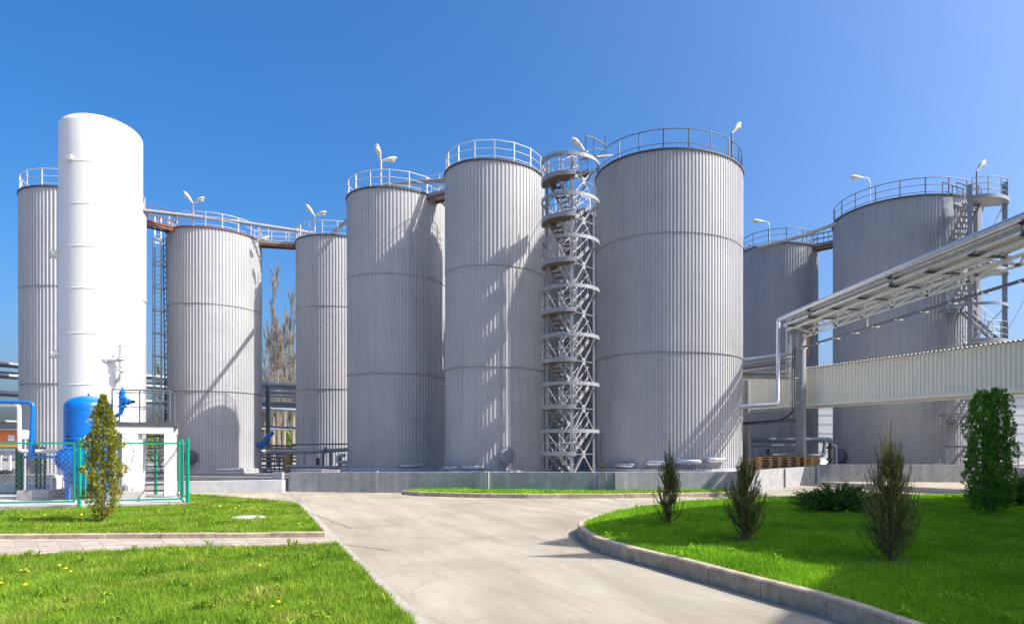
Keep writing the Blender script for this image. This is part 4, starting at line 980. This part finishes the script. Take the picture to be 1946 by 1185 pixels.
# bundle of pipes dropping at the end of the bridge
for i, (x, r, zz, yend) in enumerate(((-.55,.06,.54,5.95),(-.38,.06,.54,5.9),(-.20,.07,.2,5.8),(-.02,.06,.2,5.75),(.14,.06,.2,5.7),(.30,.055,.2,5.65))):
    pts = bend([BP(.4,x,zt+zz), BP(-.30-.10*(i % 3),x,zt+zz), BP(-.30-.10*(i % 3),x,yend), BP(-.30-.10*(i % 3),x,yend)+Vector((-3.2,.3,.12))], .16)
    MB().tube(pts, r, 8).build('pipe', M['alu' if i % 2 == 0 else 'alu_dull'], t)
pts = bend([BP(.2,-.86,zt+.66), BP(-.7,-.86,zt+.66), Vector(P(1478,768,35.2)), Vector(P(1405,772,35.2))], .22)
big = MB().tube(pts, .115, 12).build('lagged_pipe', M['alu'], t)
MB().tube([P(1534,612,36.2), P(1532,640,36.2), P(1536,676,36.2), P(1524,678,36.2)], .035, 6).build('pipe', M['copper'], t)
b = MB(); b.beam(P(1512,650,36.0), P(1536,650,36.0), .07, .07); b.beam(P(1536,650,36.0), P(1534,620,36.0), .06, .06); b.build('bracket', M['copper'], t)
# columns and the cross pipes they carry
cp = P(1522,886,36.0); cp.z = .45
tc_ = thing('pipe_column', 'thick grey round steel column under the end of the pipe bridge, before the pallets', 'column', cp)
MB().cyl(cp, Vector((cp.x,cp.y,zt-.3)), .27, 20).build('shaft', M['steel'], tc_); MB().box((cp.x,cp.y,.47),(.7,.7,.04)).build('base_plate', M['steel'], tc_); MB().beam(Vector((cp.x-.6,cp.y,zt-.18)), Vector((cp.x+.6,cp.y,zt-.18)), .25, .24).build('cap', M['steel'], tc_)
cq = Vector(((1419-CX)/F*38.2,38.2,.45))
tc2 = thing('pipe_column', 'thick grey round steel column close against the widest tank', 'column', cq)
MB().cyl(cq, Vector((cq.x,cq.y,5.7)), .24, 18).build('shaft', M['steel'], tc2); MB().box((cq.x,cq.y,.47),(.65,.65,.04)).build('base_plate', M['steel'], tc2)
t = thing('pipe_rack', 'level silver pipes and black cable tray strung between the two grey columns', 'pipe rack', P(1425,690,37.4))
for py, r, m, d in ((681,.10,'alu',36.6),(689,.06,'alu_dull',36.8),(697,.05,'copper',37.0),(703,.09,'alu_dull',36.5)):
    MB().tube([P(1402,py+4,d), P(1516,py-11,d-.4)], r, 10).build('pipe', M[m], t)
b = MB(); b.beam(P(1404,803,37.4), P(1520,795,36.3), .26, .06); b.beam(P(1404,806,37.2), P(1520,798,36.1), .03, .14); b.build('cable_tray', M['steel_dark'], t)
b = MB(); b.tube(bend([P(1511,660,35.6),P(1509,720,35.6),P(1511,780,35.6),P(1490,797,35.8),P(1404,804,37.0)],.6), .035, 6); b.tube(bend([P(1507,665,35.5),P(1505,720,35.5),P(1506,785,35.5),P(1480,799,35.8),P(1404,805,37.0)],.6), .03, 6); b.build('black_cable', M['black'], t)
b = MB(); b.beam(P(1503,640,35.7), P(1503,793,35.7), .05, .05); 
for py in (718,765): b.beam(P(1499,py,35.7), P(1518,py,35.8), .05, .05)
b.build('cable_ladder', M['rail'], t)
t = thing('pipe_run', 'slate blue pipes with elbows running low behind the pallets', 'pipes', P(1425,840,38.8))
MB().tube(bend([P(1404,836,40.2),P(1566,835,40.2),P(1580,835,40.2),P(1580,880,40.2)],.35), .15, 12).build('pipe', M['slate'], t)
MB().tube(bend([P(1404,847,39.6),P(1531,846,39.6),P(1533,868,39.6)],.25), .085, 10).build('pipe', M['slate'], t)
MB().tube(bend([P(1440,866,39.0),P(1500,864,39.0),P(1565,866,39.2),P(1568,838,39.4)],.3), .11, 10).build('pipe', M['steel_dark'], t)
MB().tube(bend([P(1575,846,38.6),P(1588,846,38.6),P(1588,884,38.6)],.2), .12, 10).build('pipe', M['slate'], t)
b = MB(); b.cyl(P(1577,842,38.4), P(1577,882,38.4), .10, 10); b.lathe([(.2,-.06),(.2,.06)], P(1577,850,38.4), 12); b.lathe([(.2,-.06),(.2,.06)], P(1577,872,38.4), 12); b.build('valve', M['black'], t)
MB().box(P(1459,859,39.4),(.18,.14,.40)).build('switch_box', M['black'], t)

# ---- pallets
def pallet(loc, rz, label):
    t = thing('pallet', label, 'pallet', loc, 'wooden pallets stacked behind the wall'); R3 = Matrix.Rotation(rz,3,'Z'); L0 = Vector(loc)
    def slat(c, s, nm): MB().box(L0+R3@Vector(c), s, rz).build(nm, M['wood'], t)
    for k in range(5): slat((0,-.34+.17*k,.130),(1.2,.12,.022),'deck_board')
    for k in range(3): slat((-.52+.52*k,0,.108),(.12,.8,.022),'cross_board')
    for i in range(3):
        for j in range(3): slat((-.52+.52*i,-.34+.34*j,.0585),(.13,.10,.075),'block')
    for j in range(3): slat((0,-.34+.34*j,.011),(1.2,.10,.02),'bottom_board')
    return t
rows = ('left', 'middle', 'right'); lev_ = ('bottom', 'second', 'third', 'top')
for i, (px, d, rz, n) in enumerate(((1437,35.7,.02,5),(1461,35.0,-.03,6),(1494,35.0,.04,6),(1534,35.4,.5,6))):
    nm = ('shaded stack at the left against the widest tank', 'stack left of centre', 'stack just left of the thick column', 'angled stack just right of the thick column')[i]
    for k in range(n):
        p = P(px,880,d); lab = {0:'bottom',n-1:'topmost'}.get(k, ('','second','third','fourth','fifth','')[k])
        pallet((p.x+rng.normal()*.02, p.y+rng.normal()*.03, .455+k*.1445), rz+rng.normal()*.03, lab+(' from below,' if 0 < k < n-1 else '')+' wooden pallet of the '+nm)

# ================================================================== PIPE RACKS BETWEEN AND BEHIND THE LEFT TANKS
t = thing('pipe_rack', 'far pipe rack of dark and silver lagged pipes passing behind the left tanks', 'pipe rack', (-34,56,0))
rA = Vector((-46,37,0)); rB = Vector((-24.5,72,0)); rd = (rB-rA).normalized(); rs = Vector((rd.y,-rd.x,0))
for x, z, r in ((.0,7.6,.24),(.5,7.55,.15),(-.3,6.9,.22),(.3,6.75,.2),(.0,5.6,.14),(.5,5.5,.18),(.2,3.6,.12),(-.2,1.2,.12),(.4,1.5,.12)):
    MB().tube([rA+rs*x+Vector((0,0,z)), rB+rs*x+Vector((0,0,z))], r, 8).build('pipe', M['slate' if z > 5 else 'steel'], t)
for s in (8,15,21,27,34):
    p = rA+rd*s
    for x in (-.6,.8): MB().beam(p+rs*x, p+rs*x+Vector((0,0,8)), .2, .2, (0,1,0)).build('post', M['steel_dark'], t)
    for z in (7.3,6.5,5.3): MB().beam(p-rs*.7+Vector((0,0,z)), p+rs*.9+Vector((0,0,z)), .16, .16).build('crossbeam', M['steel_dark'], t)
t = thing('pipe_stand', 'dark upright pipe post with silver branches in the gap right of the rusty rimmed tank', 'pipe stand', P(508,890,51))
b = MB(); b.cyl(P(510,890,51), P(509,735,51), .16, 10); b.build('post', M['steel_dark'], t)
for py, r in ((731,.16),(737,.12),(746,.14),(752,.10),(765,.12),(771,.14),(811,.10)):
    MB().tube([P(470,py-2,52.5), P(590,py+3,52.5)], r, 8).build('pipe', M['alu'], t)
t = thing('pipe_run', 'grey pipe gallery on short legs along the foot of the tank beside the poplars', 'pipes', P(600,880,42))
MB().tube([P(508,857,42.0), P(590,858,41.8), P(668,853,41.5)], .13, 10).build('pipe', M['steel'], t)
MB().tube([P(555,844,42.6), P(668,843,42.6)], .05, 8).build('pipe', M['steel_dark'], t)
MB().tube([P(545,886,41.4), P(610,887,41.0), P(640,888,40.6), P(674,884,40.4)], .11, 10).build('pipe', M['steel'], t)
for px in (578,628): MB().cyl(P(px,858,41.7), P(px,884,41.7), .10, 8).build('leg', M['steel'], t)
MB().tube(bend([P(614,884,41),P(614,862,41),P(620,850,41)],.2), .09, 8).build('pipe', M['steel_dark'], t)
MB().tube(bend([P(668,878,40.6),P(642,878,40.6),P(642,866,40.6),P(656,864,40.6)],.2), .12, 8).build('pipe', M['alu_dull'], t)
for px in (604,646):
    b = MB(); b.box(P(px,876,41.2),(.16,.16,.42)); b.lathe([(.16,-.04),(.16,.04)], P(px,884,41.2), 10); b.build('valve', M['black'], t)
t = thing('scaffold_stack', 'pale heap of stacked pipes with a tan post in the gap below the poplars', 'pipe stack', P(530,890,50))
for py, m in ((846,'steel'),(851,'alu'),(862,'alu_dull'),(868,'alu'),(875,'alu_dull'),(884,'alu'),(890,'offwhite')):
    MB().tube([P(498,py,50), P(570,py+1,50)], .09, 6).build('pipe', M[m], t)
for px in (515,522,531,538): MB().beam(P(px,868,49.5), P(px,899,49.5), .06, .06, (0,1,0)).build('upright', M['steel_dark'], t)
MB().cyl(P(547,862,49), P(546,905,49), .35, 14).build('tan_post', M['wood'], t)
# ---- clutter at the far left behind the fence
t = thing('pipe_stack', 'silver pipes on a white ladder like rack at the far left edge behind the fence', 'pipe rack', P(0,895,31))
for py, r in ((856,.14),(862,.10),(870,.16)): MB().tube([P(-60,py,31.6), P(33,py-1,31.6)], r, 8).build('pipe', M['alu'], t)
for px in (2,19): MB().beam(P(px,865,30.8), P(px,893,30.8), .08, .08, (0,1,0)).build('upright', M['white'], t)
for py in (868,878,885,891): MB().beam(P(2,py,30.8), P(19,py,30.8), .05, .06).build('rung', M['white'], t)
MB().box(P(-10,900,31.4),(2.6,1.0,.5)).build('crate', M['rim'], t)

# ================================================================== BACKGROUND BUILDINGS
bo = P(10,820,170); t = thing('apartment_block', 'distant orange and yellow rendered block at the far left edge', 'building', (-176,172,0))
MB().box((-176,175,3.3),(60,10,6.0)).build('wall', M['orange'], t); b = MB(); b.box((-176,169.93,1.6),(60,.1,1.6)); b.build('yellow_band', M['yellow'], t)
MB().box((-176,175,6.5),(61,11,.4)).build('roof', M['steel'], t)
for k in range(14): MB().box((-204+4.2*k,169.95,4.3),(1.6,.12,1.5)).build('window', M['pane'], t)
t = thing('warehouse', 'pale grey panelled warehouse far behind the right tanks', 'building', (45,90,0))
MB().box((49,94,4.4),(50,8,8.8)).build('wall', M['panel'], t); MB().box((49,94,8.9),(50.6,8.6,.2)).build('roof', M['roof'], t)
for k in range(1,7): MB().box((49,89.985,1.25*k),(50,.03,.05)).build('panel_joint', M['seam'], t)
# handrail and steps at the right edge
t = thing('entrance_steps', 'white pipe handrail of entrance steps at the right edge behind the twin thuja', 'handrail', P(1940,925,27))
for k in range(5): MB().box(P(1990-k*10,925-k*9,27)+Vector((.5,.5,-.1)),(1.0,1.6,.22)).build('step', M['conc'], t)
b = MB()
for h in (0,18): b.tube([P(1934,838+h,26.3), P(1990,880+h,26.0)], .028, 6)
hr = b.build('handrail', M['white'], t)
for px in (1935,1950,1968): MB().tube([P(px,838+(px-1934)*.75,26.3), P(px,925,26.3)], .028, 6).build('post', M['white'], hr)
pipe('overhead_wire', 'thin overhead wire running off to the right from the right stair tower', [P(1908,640,37.0), P(1960,545,30.0)], .012, 'steel_dark', 5, 'wire')
# unseen building at right, shaped to shade the lawn; the gallery runs into it
hB = 14.0; sh = hB/math.tan(SUN_EL); ofs = (math.sin(SUN_ROT)*sh, math.cos(SUN_ROT)*sh)
shp = [(24,21.3),(13.2,21.0),(4.6,19.2),(1.9,16.7),(.2,14.2),(-1.0,12.3),(.55,11.5),(-1.1,10.88),(1.5,11.1),(2.95,8.5),(1.75,6.6),(.3,4.4),(14,2.4),(26,2.4)]
bp_ = [(p[0]+ofs[0], p[1]+ofs[1]) for p in shp]
t = thing('unseen_building', 'tall cream clad building out of view beyond the right edge, shaped to shade the lawn', 'building', (bp_[5][0], bp_[5][1], 0))
MB().prism(bp_, 0, hB-.25).build('wall', M['cream'], t); MB().prism(bp_, hB-.25, hB).build('roof', M['roof'], t)

# ================================================================== PLANTS
def unit(a): return a/np.linalg.norm(a, axis=-1, keepdims=True)
def tri_sprigs(p, d, L, wd):
    """thin pointed triangles at p (n,3) along d (n,3)"""
    r = rng.normal(size=p.shape); s = unit(np.cross(d, r))*(wd[:,None]/2)
    return np.stack([p-s, p+s, p+d*L[:,None]], 1)
def juniper(label, base, H, Wd, n, m='juniper', low=.0, seed=1, sprig=.085, wq=.011, lean=0):
    t = thing('juniper', label, 'shrub', base, 'upright young junipers on the right lawn'); B = np.array(base); T = []
    b = MB(); b.tube([base, Vector(base)+Vector((.01,0,H*.5)), Vector(base)+Vector((lean*.5,0,H*.93))], [.030,.018,.004], 6)
    env = lambda u: np.interp(u, [0,.06,.2,.38,.55,.72,.86,1.0], [.30,.52,.90,1.0,.78,.48,.22,.02])*Wd/2
    for i in range(n):
        az = rng.uniform(0, 2*np.pi); z0 = H*rng.uniform(.01,.70)**1.15; ln = H*rng.uniform(.16,.36)*(1-.35*z0/H); u1 = min((z0+ln*.8)/H, .97)
        r1 = env(u1)*rng.uniform(.35,1.12); dv = np.array([np.cos(az), np.sin(az), 0]); s_ = np.linspace(0, 1, 22)[:,None]
        a0 = B+np.array([lean*z0/H,0,z0]); a1 = a0+dv*r1*.85+np.array([0,0,ln*.22]); a2 = a0+dv*r1+np.array([lean*.2,0,ln])
        path = a0*(1-s_)**2+a1*2*s_*(1-s_)+a2*s_**2; tg = unit(np.gradient(path, axis=0))
        if i % 3 == 0: b.tube([Vector(path[0]), Vector(path[8]), Vector(path[15])], [.008,.006,.003], 4)
        for rep in range(4):
            k = slice(4,22); p = path[k]; d = unit(tg[k]+rng.normal(size=p.shape)*.42+np.array([0,0,.25])); L = rng.uniform(.5,1.1,len(p))*sprig*np.linspace(1.15,.7,len(p))
            T.append(tri_sprigs(p, d, L, np.full(len(p), wq)))
    # leader
    zz = np.linspace(.6,1,40)*H; p = B+np.stack([zz/H*lean, zz*0, zz-.03], 1)
    for rep in range(3): T.append(tri_sprigs(p, unit(rng.normal(size=p.shape)*.35+np.array([0,0,1])), np.full(40, sprig*.9), np.full(40, wq)))
    b.build('trunk', M['bark'], t); soup('foliage', np.concatenate(T), M[m], t, base)
    sb = MB(); n_ = 18; sb.add([(base[0]+Wd*.42*(1+.2*math.sin(3*k+seed))*math.cos(2*math.pi*k/n_), base[1]+Wd*.42*(1+.2*math.sin(3*k+seed))*math.sin(2*math.pi*k/n_), ZR+.035) for k in range(n_)], [list(range(n_))])
    tag(sb.build('soil_ring', M['soil']), kind='structure')
    return t
g = G(1272,1000,ZR); juniper('slim dark juniper farthest left on the right lawn, with a sparse pointed crown', g, 1.72, .66, 105, seed=2, sprig=.095, wq=.012)
g = G(1415,1026,ZR); juniper('bushy dark juniper between the slim one and the low spreading bush', g, 1.66, .74, 150, seed=3, sprig=.095, wq=.012)
g = G(1692,1070,ZR); juniper('largest olive green juniper with a thin pointed tip and a broad base', g, 1.98, .92, 230, seed=4, sprig=.085, wq=.0095)
def spreading(label, base, Wd, H, n, m='spreader'):
    t = thing('spreading_juniper', label, 'shrub', base, 'low spreading junipers on the right lawn'); B = np.array(base); T = []; b = MB()
    for i in range(n):
        az = rng.uniform(0, 2*np.pi); dv = np.array([np.cos(az), np.sin(az)*.75, 0]); r1 = Wd/2*rng.uniform(.25,1.05); h1 = H*rng.uniform(.35,1.0)*(1.05-.55*(r1/(Wd/2))**2); s_ = np.linspace(0,1,20)[:,None]
        a0 = B+np.array([rng.normal()*.08, rng.normal()*.08, .02]); a2 = B+dv*r1+np.array([0,0,h1]); a1 = B+dv*r1*.55+np.array([0,0,h1*.75])
        path = a0*(1-s_)**2+a1*2*s_*(1-s_)+a2*s_**2; tg = unit(np.gradient(path, axis=0))
        if i % 4 == 0: b.tube([Vector(path[0]), Vector(path[9]), Vector(path[16])], [.014,.009,.004], 4)
        for rep in range(5):
            k = slice(5,20); p = path[k]; d = unit(tg[k]*.8+rng.normal(size=p.shape)*.55+np.array([0,0,.3])); T.append(tri_sprigs(p, d, rng.uniform(.06,.14,len(p)), np.full(len(p), .020)))
    b.build('stems', M['bark'], t); soup('foliage', np.concatenate(T), M[m], t, base); return t
g = G(1590,972,ZR); spreading('low wide spreading juniper on the lawn left of the largest juniper', g, 2.35, .70, 300)
g = G(1920,958,ZR); spreading('dark low juniper spreading out from behind the twin trunked thuja', g, 2.6, .85, 220)
def thuja(label, base, H, Wd, n, m='thuja', cols=((0,0,1,1),), dry=0, gap=0, grp=None, size=.12, open_=0.0):
    t = thing('thuja', label, 'conifer', base, grp); B = np.array(base); T = []; TD = []; b = MB()
    for (ox, oy, hs, ws) in cols:
        b.tube([base+Vector((ox*.25,oy*.2,0)), base+Vector((ox*.9,oy,.35*H*hs)), base+Vector((ox,oy,.9*H*hs))], [.045*ws,.035*ws,.008], 7)
    for i in range(n):
        ox, oy, hs, ws = cols[rng.integers(len(cols))]; u = rng.beta(1.25,1.25)*.97+.03
        if open_ and u < .36 and rng.random() < open_*(1-u/.36*.6): continue
        if gap and abs(math.sin(u*23+ox*40)) < gap and rng.random() < .75: continue
        r = np.interp(u, [0,.08,.3,.6,.85,1.0], [.45,.80,1.0,.92,.80,.34] if dry == 0 else [.45,.75,1.0,.95,.55,.05])*Wd/2*ws*(1+(.22*math.sin(u*47+1)*math.sin(u*19) if dry else 0))
        az = rng.uniform(0, 2*np.pi); rr = r*math.sqrt(rng.uniform(.18,1.12))*(1+.20*math.sin(az*3+u*17)+.16*math.sin(u*31+az*2))
        c = B+np.array([ox+rr*np.cos(az), oy+rr*np.sin(az), u*H*hs]); out = np.array([np.cos(az), np.sin(az), 0])
        up = unit(out*rng.uniform(.1,.75)+np.array([0,0,1])*rng.uniform(.25,1)+rng.normal(size=3)*.25); side = unit(np.cross(up, rng.normal(size=3))); k = 7
        s = size*rng.uniform(.6,1.2); L = []
        for q in range(k):
            a = (q-(k-1)/2)*.34; d = up*math.cos(a)+side*math.sin(a); p0 = c+up*s*.12*(q % 3)-d*.0; e = np.cross(d, np.cross(up, side)); e /= np.linalg.norm(e)
            ll = s*(.95-.35*abs(a)); w_ = s*.105; mid = p0+d*ll*.55
            L.append([p0, mid+e*w_, p0+d*ll]); L.append([p0, p0+d*ll, mid-e*w_])
        (TD if dry and u < .5 and rng.random() < dry else T).extend(L)
    b.build('trunk', M['bark'], t); soup('foliage', np.array(T), M[m], t, base)
    if TD: soup('dry_sprays', np.array(TD), M['dry'], t, base)
    return t
g = G(196,992,ZL); thuja('yellowing narrow conical thuja with thin lower branches on the left lawn before the fence', Vector(g), 2.95, .64, 5200, 'thuja_y', ((0,0,1,1),), .02, 0, None, .068, .55)
g = G(1884,978,ZR); thuja('tall dense green twin trunked thuja at the right side of the right lawn', Vector(g), 2.98, .66, 6000, 'thuja', ((-.21,0,.985,1.05),(.22,.1,1.0,1.05)), 0, .10, None, .088)

# ---- bare poplars far behind
def poplar(base, H, seed, nb=46, wd=2.6):
    r_ = np.random.default_rng(seed); t = thing('poplar_tree', 'bare poplar', 'tree', base, 'bare poplars behind the tanks'); B = Vector(base); b = MB(); T = []
    xs = [r_.normal()*.12 for _ in range(8)]
    tr = [B+Vector((sum(xs[:k])*.5, r_.normal()*.05, H*k/8*.97)) for k in range(9)]
    b.tube(tr, [.26*(1-k/8.6)+.015 for k in range(9)], 7)
    def tpos(u): k = min(int(u*8), 7); return tr[k].lerp(tr[k+1], u*8-k)
    def twigs(p0, p1, k, ln):
        for _ in range(k):
            f_ = r_.uniform(.15,1); q = p0.lerp(p1, f_); d = ((p1-p0).normalized()+Vector(r_.normal(size=3))*.42+Vector((0,0,.35))).normalized(); l_ = ln*r_.uniform(.5,1.2)
            s = d.cross(Vector(r_.normal(size=3))).normalized()*.016; e = q+d*l_; T.append([q-s, q+s, e])
            for _ in range(2):
                q2 = q.lerp(e, r_.uniform(.3,.9)); d2 = (d+Vector(r_.normal(size=3))*.5+Vector((0,0,.2))).normalized(); s2 = s*.7; T.append([q2-s2, q2+s2, q2+d2*l_*.55])
    for i in range(nb):
        u = r_.uniform(.10,.93); p0 = tpos(u); az = r_.uniform(0,6.283); ln = H*(.09+.17*(1-u))*r_.uniform(.6,1.15); out = wd*.5*r_.uniform(.35,1)*(1-u*.55)
        p1 = p0+Vector((out*.55*math.cos(az), out*.55*math.sin(az), ln*.35)); p2 = p0+Vector((out*math.cos(az), out*math.sin(az), ln)); r0 = .075*(1-u*.7)
        b.tube([p0,p1,p2], [r0,r0*.7,r0*.25], 4); twigs(p0,p1,5,ln*.3); twigs(p1,p2,10,ln*.32)
        for _ in range(3):
            q = p1.lerp(p2, r_.uniform(0,.7)); a2 = az+r_.normal()*.9; e = q+Vector((out*.35*math.cos(a2), out*.35*math.sin(a2), ln*.42)); b.tube([q,e], [r0*.45,r0*.12], 3); twigs(q,e,8,ln*.25)
    b.build('trunk', M['bark_pale'], t); soup('twigs', np.array([[list(v) for v in q] for q in T]), M['bark_pale'], t, base); return t
for px, d, H, sd, lab in ((519,76,23.0,11,'tallest bare poplar in the gap right of the rusty rimmed tank'),(539,80,19.0,12,'second bare poplar, slightly shorter, right of the tallest one'),(503,84,17.0,13,'bare poplar half hidden behind the edge of the rusty rimmed tank'),(557,82,21.5,14,'bare poplar against the left edge of the tank right of the gap'),(530,70,15.5,15,'shortest bare poplar in front, between the two tallest ones')):
    p = Vector(((px-CX)/F*d, d, 0)); q = poplar(p, H, sd, 50 if H > 18 else 40, 2.3); q['label'] = lab
# distant green bushes
def bush(label, base, Wd, H, n, m='bud', s=.5):
    t = thing('bush', label, 'bush', base, 'distant bushes in spring leaf'); B = np.array(base)
    c = rng.normal(size=(n,3)); c = unit(c)*rng.uniform(.35,1,(n,1))**.5*np.array([Wd/2,Wd/2,H/2])*(1+.2*rng.normal(size=(n,1)))+B+np.array([0,0,H*.5]); c[:,2] = np.maximum(c[:,2], .1)
    T = tri_sprigs(c, unit(rng.normal(size=(n,3))+np.array([0,0,.4])), np.full(n, s), np.full(n, s*.6))
    MB().tube([base, Vector(base)+Vector((0,0,H*.6))], [.12,.03], 5).build('stem', M['bark'], t); soup('foliage', T, M[m], t, base)
for px, d, W2, H2, lab in ((515,92,5,4.2,'yellow green bush far behind at the left of the poplar gap'),(534,96,6,5.2,'yellow green bush far behind in the middle of the poplar gap'),(556,93,5,4.4,'yellow green bush far behind at the right of the poplar gap'),(302,80,9,4.0,'yellow green bush seen far behind the brown open steps')):
    bush(lab, Vector(((px-CX)/F*d, d, 0)), W2, H2, 1300)
p = Vector(((303-CX)/F*58,58,0)); t = thing('young_tree', 'slender young tree coming into leaf behind the caged ladder', 'tree', p); b = MB(); T = []
b.tube([p, p+Vector((.1,0,4)), p+Vector((0,0,8.6))], [.11,.07,.02], 6)
for i in range(46):
    u = rng.uniform(.35,1); q = p+Vector((0,0,8.6*u)); az = rng.uniform(0,6.28); e = q+Vector((1.1*(1.2-u)*math.cos(az), 1.1*(1.2-u)*math.sin(az), .9)); b.tube([q,e],[.02,.006],3)
    c = np.array([list(q.lerp(e, rng.uniform(.2,1.1))) for _ in range(9)])+rng.normal(size=(9,3))*.1; T.append(tri_sprigs(c, unit(rng.normal(size=(9,3))), np.full(9,.16), np.full(9,.10)))
b.build('trunk', M['bark'], t); soup('foliage', np.concatenate(T), M['bud'], t, p)
# far treeline
n = 9000; x = rng.uniform(-420,300,n); hgt = 5+2.5*np.sin(x*.05)+1.5*np.sin(x*.21+1); c = np.stack([x, 300+rng.normal(size=n)*6, np.abs(rng.uniform(0,1,n))*hgt], 1)
tag(soup('treeline', tri_sprigs(c, unit(rng.normal(size=(n,3))+np.array([0,0,.5])), np.full(n,1.8), np.full(n,1.3)), M['spreader']), 'distant belt of trees along the horizon between the tanks', 'treeline', kind='stuff')
